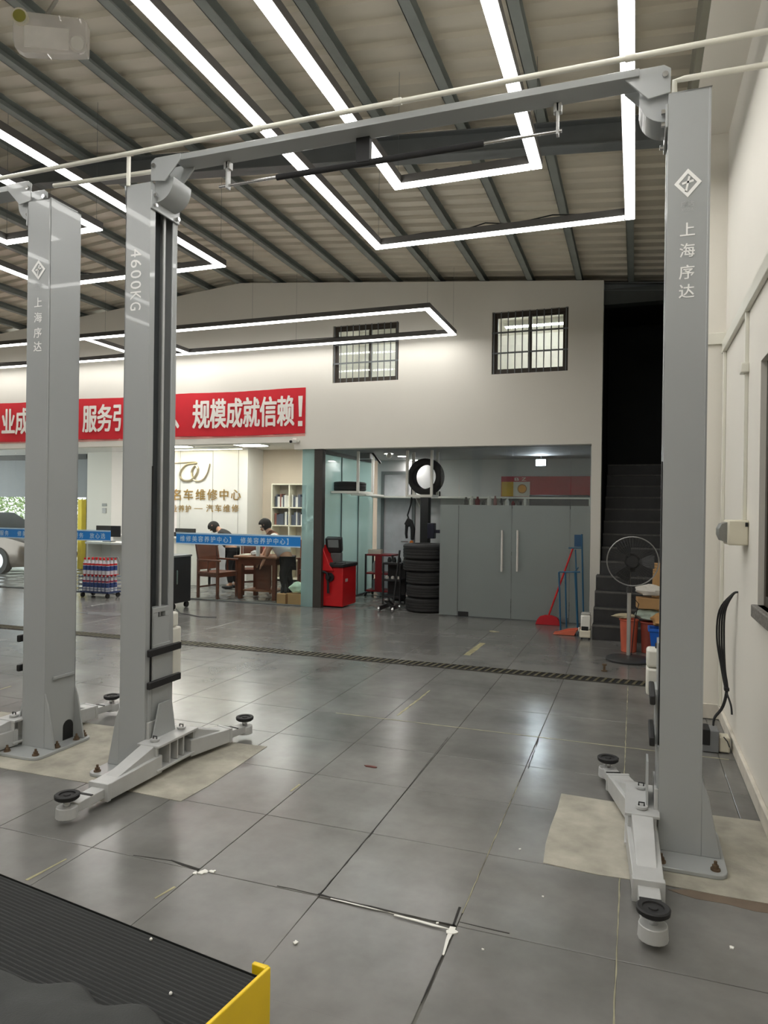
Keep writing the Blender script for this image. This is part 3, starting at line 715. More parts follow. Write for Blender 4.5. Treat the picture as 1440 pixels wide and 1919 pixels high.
mb = MB(); zt = 3.163
for k, ch in enumerate('4600KG'):
    z1 = zt-k*.0645; put_glyph(mb, ch, lambda p, q, z1=z1: (-2.905+q*.078, 3.51-.0012, z1-p*.050), .005)
raw_build(mb, 'capacity_lettering', LIFTINK, lift1)
# small fittings on the posts
build(BX(-3.600, -3.585, 3.64, 3.82, .455, .475), 'hose_clip', LIFT, lift2, bevel=.003)
arch = [(3.735-.0, .026), (3.735, .10)]+[(3.78+.045*math.cos(math.radians(q)), .11+.045*math.sin(math.radians(q))) for q in range(180, -1, -20)]+[(3.825, .026)]
build(MB().prism(arch, 0, -3.603, -3.600), 'cable_opening', BLACK, lift2, smooth=False)
# oil tanks of the power units, on the far side of the posts
def tank(name, x0, x1, y0, y1, z0, z1, label):
    t = thing(name, ((x0+x1)/2, (y0+y1)/2, z0), label, 'oil tank')
    m = mat('milky_plastic', (216, 214, 204), .4, var=.03)
    build(BX(x0, x1, y0, y1, z0, z1-.10), 'tank', m, t, bevel=.012); build(BX(x0, x1, y0+.0, y1-.03, z1-.098, z1), 'shoulder', m, t, bevel=.015)
    build(MB().cyl(((x0+x1)/2, (y0+y1)/2-.02, z1), ((x0+x1)/2, (y0+y1)/2-.02, z1+.025), .025), 'cap', BLACK, t)
tank('oil_tank', -2.93, -2.775, 3.79, 3.885, .50, .93, 'milky white oil tank on the far side of the post marked 4600KG')
tank('oil_tank', .065, .20, 3.90, 4.03, .66, .90, 'milky white oil tank behind the right lift post with a grey motor')
# overhead conduits
def pipe(name, pts, label, r=.0135, fit=()):
    t = thing(name, pts[0], label, 'conduit'); build(MB().tube(pts, r, 10), 'pipe', PVC, t)
    for f in fit: build(MB().cyl(Vector(f)-Vector((.022, 0, 0)), Vector(f)+Vector((.022, 0, 0)), r*1.35, n=10), 'coupling', PVC, t)
pipe('cable_conduit', [(-7.2, 3.50, 3.742), (-4, 3.50, 3.742), (-2, 3.49, 3.738), (-.06, 3.49, 3.735), (XW, 3.49, 3.735)], 'long white conduit running just above the cross beams of both lifts', fit=((-2.03, 3.49, 3.738), (-1.2, 3.49, 3.738), (-.05, 3.49, 3.735)))
pipe('cable_conduit', [(-3.62, 3.62, 3.70), (-2.79, 3.62, 3.675)], 'short white conduit bridging the gap between the two left posts')
pipe('cable_conduit', [(.15, 3.62, 3.595), (.15, 3.62, 3.66), (.19, 3.62, 3.665), (XW, 3.62, 3.66)], 'short white conduit from the right lift post to the wall')
pipe('cable_conduit', [(-2.93, 3.51, 3.55), (-2.93, 3.51, 3.73)], 'upright white conduit stub on top of the post marked 4600KG', r=.012)

# ---- floor drain
dr = thing('floor_drain', (-4, 7.06, 0), 'black slotted drain grate running across the floor', 'drain')
mb = MB()
for y in (6.965, 7.155): mb.box(-9.5, .45, y, y+.015, .0005, .006)
build(mb, 'frame_rail', mat('drain_rail', (66, 63, 58), .6, metal=.3, var=.2), dr, smooth=False)
build(BX(-9.5, .45, 6.98, 7.155, .0003, .0012), 'channel_bottom', mat('drain_dark', (14, 14, 14), .9), dr, smooth=False)
gb = MB().add([(-.030, -.085, 0), (-.006, -.085, 0), (.030, .085, 0), (.006, .085, 0), (-.030, -.085, .005), (-.006, -.085, .005), (.030, .085, .005), (.006, .085, .005)], [(3, 2, 1, 0), (4, 5, 6, 7), (0, 1, 5, 4), (1, 2, 6, 5), (2, 3, 7, 6), (3, 0, 4, 7)]).mesh('grate_bar')
gb.materials.append(mat('grate_bar_steel', (98, 92, 70), .5, metal=.3, var=.3, scale=10))
for k in range(140): share(gb, 'grate_bar', Vector((-9.43+k*.07, 7.0675, .0012))-dr.location, dr)

# ================================================================== WALL FITTINGS
# banner
bn = thing('banner', (-8.6, YB, 2.84), 'long red cloth banner with bold white Chinese lettering above the office front', 'banner')
N = 90; vs = []; 
for zz in (2.835, 3.585):
    for i in range(N+1):
        x = -12.9+(12.9-5.10)*i/N; vs.append((x, YB-.012-.006*math.sin(i*.9)-.004*math.sin(i*2.3+zz), zz+.008*math.sin(i*.23)))
fs = [(i, i+1, N+2+i, N+1+i) for i in range(N)]
mb = MB().add(vs, fs); off = len(vs); mb.add([(p[0], p[1]+.003, p[2]) for p in vs], [f[::-1] for f in fs])
build(mb, 'cloth', BAN, bn)
mb = MB(); cells = [(5, '业'), (31, '成'), (58, '就'), (85, '品'), (112, '质'), (138, '、'), (157, '服'), (184, '务'), (213, '引'), (241, '领'), (270, '世'), (299, '界'), (327, '、'), (363, '规'), (396, '模'), (426, '成'), (457, '就'), (489, '信'), (521, '赖'), (554, '！')]
for k, (u_, ch) in enumerate(cells):
    x0 = onY(u_, 780, YB).x; x1 = onY(cells[k+1][0] if k+1 < len(cells) else 572, 780, YB).x
    wd = (x1-x0)*1.02; z0, hh = 2.955, .53
    if ch == '、': put_glyph(mb, ch, lambda p, q: (x0+p*.12, YB-.024, z0+.03+q*.16), .03)
    elif ch == '！': 
        mb.add([(x0+.06, YB-.024, z0+.5), (x0+.14, YB-.024, z0+.5), (x0+.125, YB-.024, z0+.16), (x0+.075, YB-.024, z0+.16)], [(0, 1, 2, 3)]); mb.add([(x0+.06, YB-.024, z0+.09), (x0+.14, YB-.024, z0+.09), (x0+.14, YB-.024, z0+.005), (x0+.06, YB-.024, z0+.005)], [(0, 1, 2, 3)])
    else: put_glyph(mb, ch, lambda p, q: (x0-.01+p*wd, YB-.024, z0+q*hh), .032)
    raw_build(mb, 'character', INK, bn); mb = MB()
build(MB().box(-12.9, -5.1, YB-.004, YB-.001, 2.80, 2.838), 'hem', mat('banner_hem', (214, 150, 140), .8), bn, smooth=False)
# upper windows with bars, lit room behind
for k, (x0, x1, z0, z1) in enumerate(WIN):
    wn = bpy.data.objects.new('window_%d' % (k+1), None); COL.objects.link(wn); wn.location = ((x0+x1)/2, YB, z0)
    struct(wn, ['upper window over the tyre room bay with brown frame and steel bars', 'upper window over the glass door with brown frame and steel bars'][k])
    mb = MB(); f = .05; y0, y1 = YB+.05, YB+.12
    mb.box(x0, x0+f, y0, y1, z0, z1); mb.box(x1-f, x1, y0, y1, z0, z1); mb.box(x0+f, x1-f, y0, y1, z0, z0+f); mb.box(x0+f, x1-f, y0, y1, z1-f, z1)
    build(mb, 'frame', BRFRAME, wn, bevel=.003)
    xm = (x0+x1)/2 + (.06 if k == 0 else 0)
    for a, b, yy in ((x0+f, xm+.03, y0+.008), (xm-.03, x1-f, y0+.036)):
        mb = MB(); g = .03
        mb.box(a, a+g, yy, yy+.026, z0+f, z1-f); mb.box(b-g, b, yy, yy+.026, z0+f, z1-f); mb.box(a+g, b-g, yy, yy+.026, z0+f, z0+f+g); mb.box(a+g, b-g, yy, yy+.026, z1-f-g, z1-f)
        s_ = build(mb, 'sash', BRFRAME, wn); build(BX(a+g, b-g, yy+.01, yy+.016, z0+f+g, z1-f-g), 'pane', CLEAR, s_)
    for i in range(11):
        xb = x0+.03+(x1-x0-.06)*i/10; build(MB().cyl((xb, YB+.012, z0+.0), (xb, YB+.012, z1-.0), .008, n=8), 'security_bar', STEEL, wn)
    for q in (.34, .67): build(BX(x0, x1, YB+.016, YB+.024, z0+(z1-z0)*q-.012, z0+(z1-z0)*q+.012), 'cross_bar', STEEL, wn)
mb = MB(); mb.box(-5.2, -.5, 12.7, 12.8, 3.0, 4.8); mb.box(-5.2, -5.1, Y1, 12.7, 3.0, 4.8); mb.box(-.6, -.5, Y1, 12.7, 3.0, 4.8); mb.box(-5.2, -.5, Y1, 12.7, 3.0, 3.05); mb.box(-5.2, -.5, Y1, 12.7, 4.78, 4.85)
struct(build(mb, 'wall_upper_room', WALL, smooth=False), 'white room seen through the upper windows')
for x in (-4.1, -1.5):
    t = thing('tube_light', (x, 11.8, 4.6), 'ceiling tube lamp in the upper room, window %s' % ('over the tyre bay' if x < -3 else 'over the glass door'), 'ceiling light')
    build(BX(x-.6, x+.6, 11.76, 11.84, 4.7, 4.78), 'body', WHITE, t); build(MB().cyl((x-.58, 11.8, 4.685), (x+.58, 11.8, 4.685), .014), 'tube', emis('tube_glow', (.95, .98, 1), 42), t)
# right wall window
w3 = bpy.data.objects.new('window_3', None); COL.objects.link(w3); w3.location = (XW, (WY0+WY1)/2, WZ0); struct(w3, 'dark brown framed window in the right wall with a stone sill')
mb = MB(); f = .055; xa, xb = XW+.03, XW+.13
mb.box(xa, xb, WY0, WY0+f, WZ0, WZ1); mb.box(xa, xb, WY1-f, WY1, WZ0, WZ1); mb.box(xa, xb, WY0+f, WY1-f, WZ0, WZ0+f); mb.box(xa, xb, WY0+f, WY1-f, WZ1-f, WZ1)
mb.box(xa, xb, WY0+f, WY1-f, 1.97, 2.03); mb.box(xa, xb, 3.55, 3.62, WZ0+f, 1.97)
build(mb, 'frame', BRFRAME, w3, bevel=.004)
for a, b, c, d in ((WY0+f, 3.55, WZ0+f, 1.97), (3.62, WY1-f, WZ0+f, 1.97), (WY0+f, WY1-f, 2.03, WZ1-f)): build(BX(XW+.075, XW+.081, a, b, c, d), 'pane', DGLASS, w3)
build(BX(xa+.02, xb-.02, WY0+f, WY1-f, 1.95, 1.972), 'transom_strip', mat('grey_strip', (140, 138, 130), .5), w3)
build(BX(XW-.03, XW+.05, WY0-.03, WY1+.03, WZ0-.07, WZ0+.0), 'stone_sill', mat('granite', (120, 116, 110), .7, var=.4, scale=60), w3, bevel=.006)
build(BX(XW+.16, XW+.2, WY0-.2, WY1+.2, WZ0-.2, WZ1+.2), 'outer_board', mat('olive_dark_board', (70, 70, 54), .8, var=.2, scale=3), w3)
# cable trunking on the right wall
t = thing('cable_trunking', (XW, 5.2, 2.3), 'white plastic cable trunking along the right wall and round the pillar', 'trunking')
build(BX(XW-.03, XW, 1.0, 6.07, 2.86, 2.95), 'wall_run', PVC, t, bevel=.004)
build(BX(.50, XW, 6.045, 6.07, 2.93, 3.02), 'pillar_run', PVC, t, bevel=.004)
build(BX(XW-.025, XW, 6.0, 6.03, .12, 2.86), 'corner_drop', PVC, t, bevel=.004)
build(BX(XW-.022, XW, 4.86, 4.89, 1.57, 2.86), 'box_drop', PVC, t, bevel=.003)
build(BX(XW-.045, XW, 4.83, 4.92, 2.48, 2.54), 'junction_box', PVC, t, bevel=.005)
# wall socket box
t = thing('wall_socket_box', (XW, 4.88, 1.43), 'cream weatherproof socket box on the right wall with a rounded grey flap', 'socket')
build(BX(XW-.115, XW, 4.76, 5.0, 1.415, 1.57), 'box', CREAM, t, bevel=.01)
build(MB().prism([(1.43, XW-.115), (1.44, XW-.145), (1.47, XW-.16), (1.52, XW-.16), (1.545, XW-.145), (1.555, XW-.115)], 1, 4.79, 4.97) if False else MB().add([(XW-.115-d, y, z) for y in (4.79, 4.97) for z, d in ((1.43, 0), (1.44, .03), (1.475, .045), (1.515, .045), (1.545, .03), (1.555, 0))], [(0, 1, 2, 3, 4, 5), (11, 10, 9, 8, 7, 6)]+[(i, i+6, (i+1) % 6+6, (i+1) % 6) for i in range(6)]), 'flap', mat('grey_plastic', (140, 140, 134), .35), t)
build(BX(XW-.02, XW-.005, 4.752, 4.762, 1.53, 1.555), 'latch', BLACK, t)
# cable bundle and floor box
t = thing('cable_bundle', (XW, 5.2, .1), 'bundle of black cables hanging from the right wall down to the floor', 'cables')
for k in range(4):
    q = k*.012
    pts = [(XW-.002, 5.18, 1.09), (XW-.03, 5.19+q, 1.07), (XW-.07-q*.8, 5.24+q*1.6, .95), (XW-.07-q, 5.28+q*2.2, .75), (XW-.06-q*.5, 5.29+q*1.2, .55), (XW-.045-q*.3, 5.28+q*.2, .42), (XW-.07-q*.3, 5.27, .30), (XW-.12, 5.27+q, .22), (XW-.13, 5.27+q*.6, .165)]
    if k == 3: pts = pts[:6]+[(XW-.03, 5.22, .33), (XW-.025, 5.2, .27)]
    sm = []
    P_ = [Vector(p) for p in pts]
    for i in range(len(P_)-1):
        p0, p1, p2, p3 = P_[max(i-1, 0)], P_[i], P_[i+1], P_[min(i+2, len(P_)-1)]
        for s_ in range(5):
            tt = s_/5; sm.append(.5*((2*p1)+(p2-p0)*tt+(2*p0-5*p1+4*p2-p3)*tt**2+(3*p1-p0-3*p2+p3)*tt**3))
    sm.append(P_[-1]); build(MB().tube(sm, .0065, 7), 'cable', BLACK, t)
build(BX(XW-.065, XW-.035, 5.26, 5.31, .41, .43), 'cable_tie', BLACK, t)
t = thing('transformer_box', (XW-.14, 5.27, 0), 'small grey and black transformer box on the floor under the hanging cables', 'electrical box')
build(BX(XW-.20, XW-.10, 5.2, 5.34, .003, .15), 'case', mat('grey_metal', (120, 122, 124), .45), t, bevel=.006)
build(BX(XW-.205, XW-.155, 5.195, 5.345, .05, .155), 'cover', BLACK, t, bevel=.004); build(BX(XW-.098, XW-.03, 5.22, 5.32, .003, .11), 'terminal_block', CREAM, t, bevel=.01)
build(MB().tube([(XW-.07, 5.22, .11), (XW-.05, 5.19, .09), (XW-.04, 5.17, .06)], .004, 6), 'lead', BLACK, t)
# camera under the banner's end
c = onY(556, 826, YB-.06); t = thing('security_camera', (c.x, YB, c.z), 'small white security camera at the corner below the red banner', 'camera')
build(MB().cyl((c.x, YB, c.z+.01), (c.x, YB-.03, c.z+.01), .04), 'mount', WHITE, t); b_ = build(MB().obox((c.x-.02, YB-.09, c.z), (.07, .14, .065), Euler((math.radians(15), 0, .4)).to_matrix()), 'body', WHITE, t, bevel=.01)
build(MB().cyl((c.x-.05, YB-.15, c.z-.02), (c.x-.056, YB-.17, c.z-.024), .022), 'lens', BLACK, t)

# ================================================================== FAN AND CLUTTER BY THE STAIRS
fb = onZ(1178, 1238); fx, fy = fb.x, fb.y
hc = onY(1186, 1052, fy-.12)
t = thing('pedestal_fan', (fx, fy, 0), 'tall pedestal fan with round wire cage and dark disc base by the stairs', 'fan')
build(MB().lathe([(0, .004), (.235, .004), (.24, .02), (.22, .035), (.12, .048), (.05, .06), (0, .06)], (fx, fy, 0), 32), 'base', mat('dark_grey_metal', (70, 70, 70), .4, metal=.4), t)
build(MB().cyl((fx, fy, .06), (fx, fy, .76), .021), 'lower_pole', mat('silver_pole', (176, 174, 168), .35, metal=.5), t)
build(MB().cyl((fx, fy, .74), (fx, fy, .80), .03).cyl((fx, fy, .80), (fx, fy, hc.z-.06), .014), 'upper_pole', mat('dark_pole', (60, 60, 60), .4), t)
build(MB().cyl((hc.x, fy+.09, hc.z), (hc.x, fy-.05, hc.z), .075, .085).box(hc.x-.03, hc.x+.03, fy-.03, fy+.03, hc.z-.12, hc.z-.05), 'motor', BLACK, t, bevel=.006)
cgm = mat('wire_cage', (150, 150, 148), .3, metal=.8)
mb = MB(); R_ = .262; cy = fy-.12
ringp = lambda r, y, n=36: [(hc.x+r*math.cos(2*math.pi*i/n), y, hc.z+r*math.sin(2*math.pi*i/n)) for i in range(n)]
mb.tube(ringp(R_, cy), .007, 8, closed=True)
cage = build(mb, 'cage_rim', cgm, t)
mb = MB()
for i in range(48):
    a = 2*math.pi*i/48
    for s_ in (1, -1):
        mb.tube([(hc.x+.04*math.cos(a), cy+.055*s_, hc.z+.04*math.sin(a)), (hc.x+.17*math.cos(a), cy+.055*s_, hc.z+.17*math.sin(a)), (hc.x+R_*math.cos(a), cy, hc.z+R_*math.sin(a))], .0013, 4)
for r in (.1, .18): mb.tube(ringp(r, cy-.055), .0015, 4, closed=True)
tag(build(mb, 'cage_wires', mat('dark_wire', (70, 70, 70), .4, metal=.6), t), kind='stuff')
build(MB().cyl((hc.x, cy-.05, hc.z), (hc.x, cy-.07, hc.z), .062), 'cage_badge', BLACK, t)
for i in range(3):
    a0 = 2*math.pi*i/3; vs = []
    for s_ in range(6):
        r = .04+.19*s_/5; wd = .28+.5*math.sin(s_/5*2.4)
        for q in (-1, 1): vs.append((hc.x+r*math.cos(a0+q*wd*.5), cy+q*.02, hc.z+r*math.sin(a0+q*wd*.5)))
    vs2 = [(x, y+.003, z) for x, y, z in vs]
    fs = [(2*i_, 2*i_+1, 2*i_+3, 2*i_+2) for i_ in range(5)]
    mb = MB().add(vs+vs2, fs+[tuple(k+12 for k in f)[::-1] for f in fs]); build(mb, 'blade', mat('grey_blade', (34, 35, 36), .4), t)
build(MB().tube([(fx+.03, fy+.01, .7), (fx+.10, fy+.03, .62), (fx+.06, fy+.05, .45), (fx+.03, fy+.03, .06)], .005, 6), 'power_cord', BLACK, t)

def bucket(name, x, y, r0, r1, h, m, label, z=0, cat='bucket', rim=True):
    t = thing(name, (x, y, z), label, cat)
    build(MB().lathe([(0, z+.004), (r0, z+.004), (r1, z+h), (r1-.006, z+h), (r0-.006, z+.012), (0, z+.012)], (x, y, 0), 26), 'body', m, t)
    if rim: build(MB().tube([(x+(r1+.004)*math.cos(2*math.pi*i/26), y+(r1+.004)*math.sin(2*math.pi*i/26), z+h-.01) for i in range(26)], .008, 6, closed=True), 'rim', m, t)
    return t
bucket('paint_bucket', -.05, 8.66, .085, .10, .38, ORANGE, 'orange-red bucket standing behind the fan pole next to the stairs')
bucket('paint_bucket', .17, 8.68, .08, .095, .36, mat('brick_red_plastic', (150, 70, 56), .6, var=.2), 'dull brick-red bucket between the orange bucket and the blue bin')
# blue bin: tapered square
x, y = .285, 8.22; t = thing('waste_bin', (x, y, 0), 'bright blue tapered plastic bin beside the right lift post', 'bin')
mb = MB(); a, b, h = .085, .125, .36
mb.add([(x+s*q, y+r_*q, z) for q, z in ((a, .004), (b, h), (b-.01, h), (a-.01, .014)) for s, r_ in ((-1, -1), (1, -1), (1, 1), (-1, 1))], [(3, 2, 1, 0), (12, 13, 14, 15)]+[(l*4+i, l*4+(i+1) % 4, l*4+4+(i+1) % 4, l*4+4+i) for l in range(3) for i in range(4)])
build(mb, 'body', BLUEP, t, bevel=.004); mb = MB()
for x0, x1, y0, y1 in ((x-b-.012, x+b+.012, y-b-.012, y-b+.008), (x-b-.012, x+b+.012, y+b-.008, y+b+.012), (x-b-.012, x-b+.008, y-b, y+b), (x+b-.008, x+b+.012, y-b, y+b)): mb.box(x0, x1, y0, y1, h-.025, h+.006)
build(mb, 'rim', BLUEP, t, bevel=.004)
def rag(name, c, size, m, label, seed, cat='rag', rz=0.0):
    random.seed(seed); ph = [random.uniform(0, 6) for _ in range(6)]; mb = MB(); n, k = 18, 12; vs = []
    for i in range(k+1):
        p = math.pi*i/k
        for j in range(n):
            th = 2*math.pi*j/n; r = 1+.16*math.sin(3*th+ph[0]+2*p)+.10*math.sin(5*th+ph[1]-3*p)+.08*math.sin(7*p+ph[2]+2*th)
            v = Vector((math.sin(p)*math.cos(th)*r*size[0], math.sin(p)*math.sin(th)*r*size[1], math.cos(p)*size[2]*(1+.12*math.sin(4*th+ph[3]))))
            v.rotate(Euler((0, 0, rz))); v.z = max(v.z, -size[2]*.75); vs.append(Vector(c)+v)
    fs = [(i*n+j, (i+1)*n+j, (i+1)*n+(j+1) % n, i*n+(j+1) % n) for i in range(k) for j in range(n)]
    return tag(build(mb.add(vs, fs), name, m), label, cat)
rag('work_glove', (-.10, 8.62, .415), (.12, .06, .03), mat('pale_canvas', (190, 178, 150), .9), 'pale canvas work glove drooping over the rim of the orange bucket', 3, 'glove', .3)
rag('crumpled_sack', (.16, 8.68, .435), (.13, .11, .07), mat('mint_sack', (176, 190, 176), .8, var=.15), 'pale mint plastic sack lying on the brick-red bucket', 4, 'sack')
rag('crumpled_sack', (.285, 8.22, .445), (.10, .10, .08), mat('tan_sack', (180, 136, 84), .8, var=.2), 'tan paper bag stuffed into the top of the blue bin', 5, 'bag')
def carton(name, c, size, rot, label, m=CARD, tape=True):
    t = thing(name, c, label, 'box'); R = Euler(rot).to_matrix()
    build(MB().obox(Vector(c)+R@Vector((0, 0, size[2]/2)), size, R), 'body', m, t, bevel=.003)
    if tape: build(MB().obox(Vector(c)+R@Vector((0, 0, size[2]+.0008)), (size[0]*.99, size[1]*.18, .0015), R), 'tape', mat('brown_tape', (150, 112, 70), .4), t)
    return t
carton('parcel_box', (.17, 8.68, .515), (.28, .2, .12), (0, .0, .1), 'brown cardboard parcel lying across the sacks by the stairs')
rag('crumpled_sack', (.18, 8.68, .715), (.16, .10, .07), mat('white_sack', (214, 210, 202), .8, var=.08), 'white crumpled plastic sack on top of the cardboard parcel', 8, 'sack', -.4)
carton('cardboard_sheet', (.27, 8.88, .004), (.18, .05, 1.02), (0, .03, .1), 'upright brown cardboard offcut leaning on the pile by the lift post', tape=False)
# white appliance by jamb
p = onZ(1098, 1197); t = thing('plastic_appliance', (p.x, p.y, 0), 'small white plastic appliance with a black window standing at the foot of the stairs', 'appliance')
build(BX(p.x-.075, p.x+.065, p.y-.07, p.y+.07, .02, .12), 'base', CREAM, t, bevel=.015); build(BX(p.x-.06, p.x+.062, p.y-.06, p.y+.06, .12, .31), 'body', WHITE, t, bevel=.02)
build(BX(p.x-.05, p.x+.035, p.y-.0665, p.y-.058, .10, .165), 'window', BLACK, t, bevel=.004); build(BX(p.x-.055, p.x+.055, p.y-.055, p.y+.055, .31, .335), 'lid', mat('grey_lid', (180, 178, 172), .5), t, bevel=.008)
build(BX(p.x-.09, p.x-.075, p.y-.03, p.y+.03, .09, .14), 'side_knob', WHITE, t, bevel=.006)
for s_ in (-1, 1): build(MB().cyl((p.x+s_*.045, p.y-.04, .003), (p.x+s_*.045, p.y-.04, .02), .012), 'foot', BLACK, t)
# broom
p0 = onZ(1028, 1170); p1 = onY(1074, 1028, YB-.05)
t = thing('broom', (p0.x, p0.y, 0), 'red broom leaning against the frosted glass door', 'broom'); hd = Vector((p0.x, p0.y-.02, .11))
build(MB().tube([hd, (hd+p1)/2+Vector((0, -.01, 0)), p1], .013, 8), 'handle', RED, t)
hx = .15
build(MB().add([(hd.x+a*w_, hd.y+b*d_, z) for z, w_, d_ in ((.004, 1.15*hx, .065), (.07, hx, .05), (.11, .8*hx, .035), (.135, .3*hx, .025)) for a, b in ((-1, -1), (1, -1), (1, 1), (-1, 1))], [(3, 2, 1, 0), (12, 13, 14, 15)]+[(l*4+i, l*4+(i+1) % 4, l*4+4+(i+1) % 4, l*4+4+i) for l in range(3) for i in range(4)]), 'bristles', mat('red_bristle', (166, 26, 36), .9, var=.3, scale=60, stretch=(8, 8, .3)), t)
# blue tube rack with flap
t = thing('mop_rack', (onZ(1075, 1185).x, 10.05, 0), 'blue steel tube mop rack standing in front of the fixed glass panel', 'rack')
def up(u_, v0, v1, y, name='upright', r=.011, w0=None):
    a, b = onY(u_[0], v0, y), onY(u_[1], v1, y); b.z = max(b.z, .004); return build(MB().cyl(a, b, r, n=8), name, BLUEM, t)
ya, yb_ = 9.75, 10.0
up((1048, 1051), 1072, 1181, ya); up((1078, 1083), 1070, 1181, ya); up((1060, 1062), 1072, 1176, yb_); up((1079, 1084), 1030, 1178, yb_, r=.009); up((1091, 1094), 1001, 1160, yb_)
a, b = onY(1048, 1072, ya), onY(1088, 1072, ya); build(MB().cyl(a, b, .010, n=8), 'crossbar', BLUEM, t)
a, b = onY(1066, 1027, yb_), onY(1091, 1027, yb_); build(MB().cyl(a, b, .009, n=8), 'crossbar', BLUEM, t)
build(MB().cyl(onY(1079, 1070, ya), onY(1084, 1064, yb_), .009, n=8), 'crossbar', BLUEM, t)
a, b = onY(1077, 1002, yb_), onY(1092, 1025, yb_); build(BX(a.x, b.x, yb_-.006, yb_+.006, b.z, a.z), 'flap', mat('blue_plate', (30, 74, 110), .5), t, bevel=.003)
# orange dustpan
p = onZ(1061, 1187); p.y -= .06; t = thing('dustpan', (p.x, p.y, 0), 'orange plastic dustpan lying on the floor below the blue rack', 'dustpan')
prof = [(-.15, 0.004), (-.12, .004), (.10, .004), (.15, .06), (.14, .075), (.09, .03), (-.12, .016), (-.15, .012)]
build(MB().prism([(p.x+a, b) for a, b in prof], 1, p.y-.09, p.y+.10), 'pan', ORANGE, t, bevel=.004)
for yy in (p.y-.10, p.y+.10): build(MB().prism([(p.x-.14, .004), (p.x+.12, .004), (p.x+.15, .08), (p.x+.02, .06)], 1, yy-.006, yy+.006), 'side_wall', ORANGE, t, bevel=.003)
build(MB().cyl((p.x+.13, p.y, .06), (p.x+.23, p.y+.05, .10), .014), 'handle', ORANGE, t)
p = onZ(1133, 1258); t = tag(build(MB().cyl((p.x, p.y, .002), (p.x, p.y, .012), .03).cyl((p.x, p.y, .012), (p.x, p.y, .06), .012).cyl((p.x, p.y, .06), (p.x, p.y, .075), .022, n=8), 'floor_bolt', RUST), 'dark bolt-shaped stud standing on the floor in front of the fan', 'bolt')

# ================================================================== TYRE ROOM
def tyre_mesh(R=.33, W=.22, r=.20):
    mb = MB(); prof = []
    for a, h in ((r, -.42), (r+.015, -.5), (R*.78, -.5), (R*.93, -.46), (R, -.36), (R, -.22), (R-.008, -.21), (R-.008, -.17), (R, -.16), (R, -.02), (R-.008, -.01), (R-.008, .01), (R, .02), (R, .16), (R-.008, .17), (R-.008, .21), (R, .22), (R, .36), (R*.93, .46), (R*.78, .5), (r+.015, .5), (r, .42)): prof.append((a, h*W))
    return mb.lathe(prof, (0, 0, 0), 36, closed=True)
def tyre(loc, rot, label, R=.33, W=.22, r=.2, group=None):
    me = tyre_mesh(R, W, r).mesh('tyre'); finish(me, TYRE, 0, True); o = bpy.data.objects.new('tyre', me); COL.objects.link(o); o.location = loc; o.rotation_euler = rot
    return tag(o, label, 'tyre', group)
z = .004; tx, ty = -3.14, 10.86
for (R, W, dx, lb) in ((.325, .225, 0, 'black tyre at the bottom of the stack beside the glass front'), (.325, .21, .01, 'black tyre second from the floor in the stack beside the glass front'), (.32, .205, 0, 'black tyre in the middle of the stack beside the glass front'), (.345, .185, -.03, 'black tyre second from the top in the stack beside the glass front'), (.345, .25, -.03, 'wide smooth black tyre on top of the stack beside the glass front')):
    tyre((tx+dx, ty, z+W/2), (0, 0, random.random()), lb, R, W); z += W
# wheel balancer
bx, by = -4.66, 10.86; t = thing('wheel_balancer', (bx, by, 0), 'red wheel balancer with sloped hood and black monitor beside the glass post', 'wheel balancer')
build(MB().prism([(by-.30, .02), (by+.28, .02), (by+.28, .66), (by-.30, .66)], 0, bx-.18, bx+.20), 'cabinet', RED, t, bevel=.012)
build(BX(bx-.22, bx+.22, by-.34, by+.32, .66, .72), 'weight_tray', BLACK, t, bevel=.015)
for k in range(3): build(BX(bx-.17+.12*k, bx-.07+.12*k, by-.30, by-.12, .715, .735), 'tray_pocket', mat('dark_tray', (50, 52, 52), .5), t, bevel=.004)
build(MB().prism([(bx-.185, .60), (bx+.05, .60), (bx-.02, .70), (bx-.12, .92), (bx-.155, 1.02), (bx-.185, 1.02)], 1, by-.345, by-.02), 'sloped_hood', RED, t, bevel=.01)
mh = build(MB().obox((bx-.04, by-.12, 1.02), (.27, .14, .25), Euler((math.radians(14), 0, .15)).to_matrix()), 'monitor', BLACK, t, bevel=.02)
build(MB().obox((bx-.025, by-.194, 1.04), (.18, .01, .13), Euler((math.radians(14), 0, .15)).to_matrix()), 'screen', mat('grey_screen', (120, 128, 128), .2), mh)
build(MB().obox((bx+.0, by-.10, .80), (.17, .12, .18), Euler((.1, 0, .1)).to_matrix()), 'control_panel', mat('panel_grey', (92, 94, 94), .4), t, bevel=.01)
build(MB().cyl((bx-.02, by-.30, .50), (bx-.02, by-.42, .50), .03).cyl((bx-.02, by-.32, .50), (bx-.02, by-.34, .50), .075), 'shaft', mat('dark_steel', (50, 50, 52), .35, metal=.6), t)
build(MB().tube([(bx-.17, by-.33, .60), (bx-.05, by-.36, .56), (bx-.03, by-.37, .40), (bx-.03, by-.36, .24)], .022, 8), 'gauge_arm', BLACK, t)
build(BX(bx+.201, bx+.204, by-.2, by-.1, .42, .47), 'maker_plate', mat('pale_plate', (190, 170, 165), .5), t)
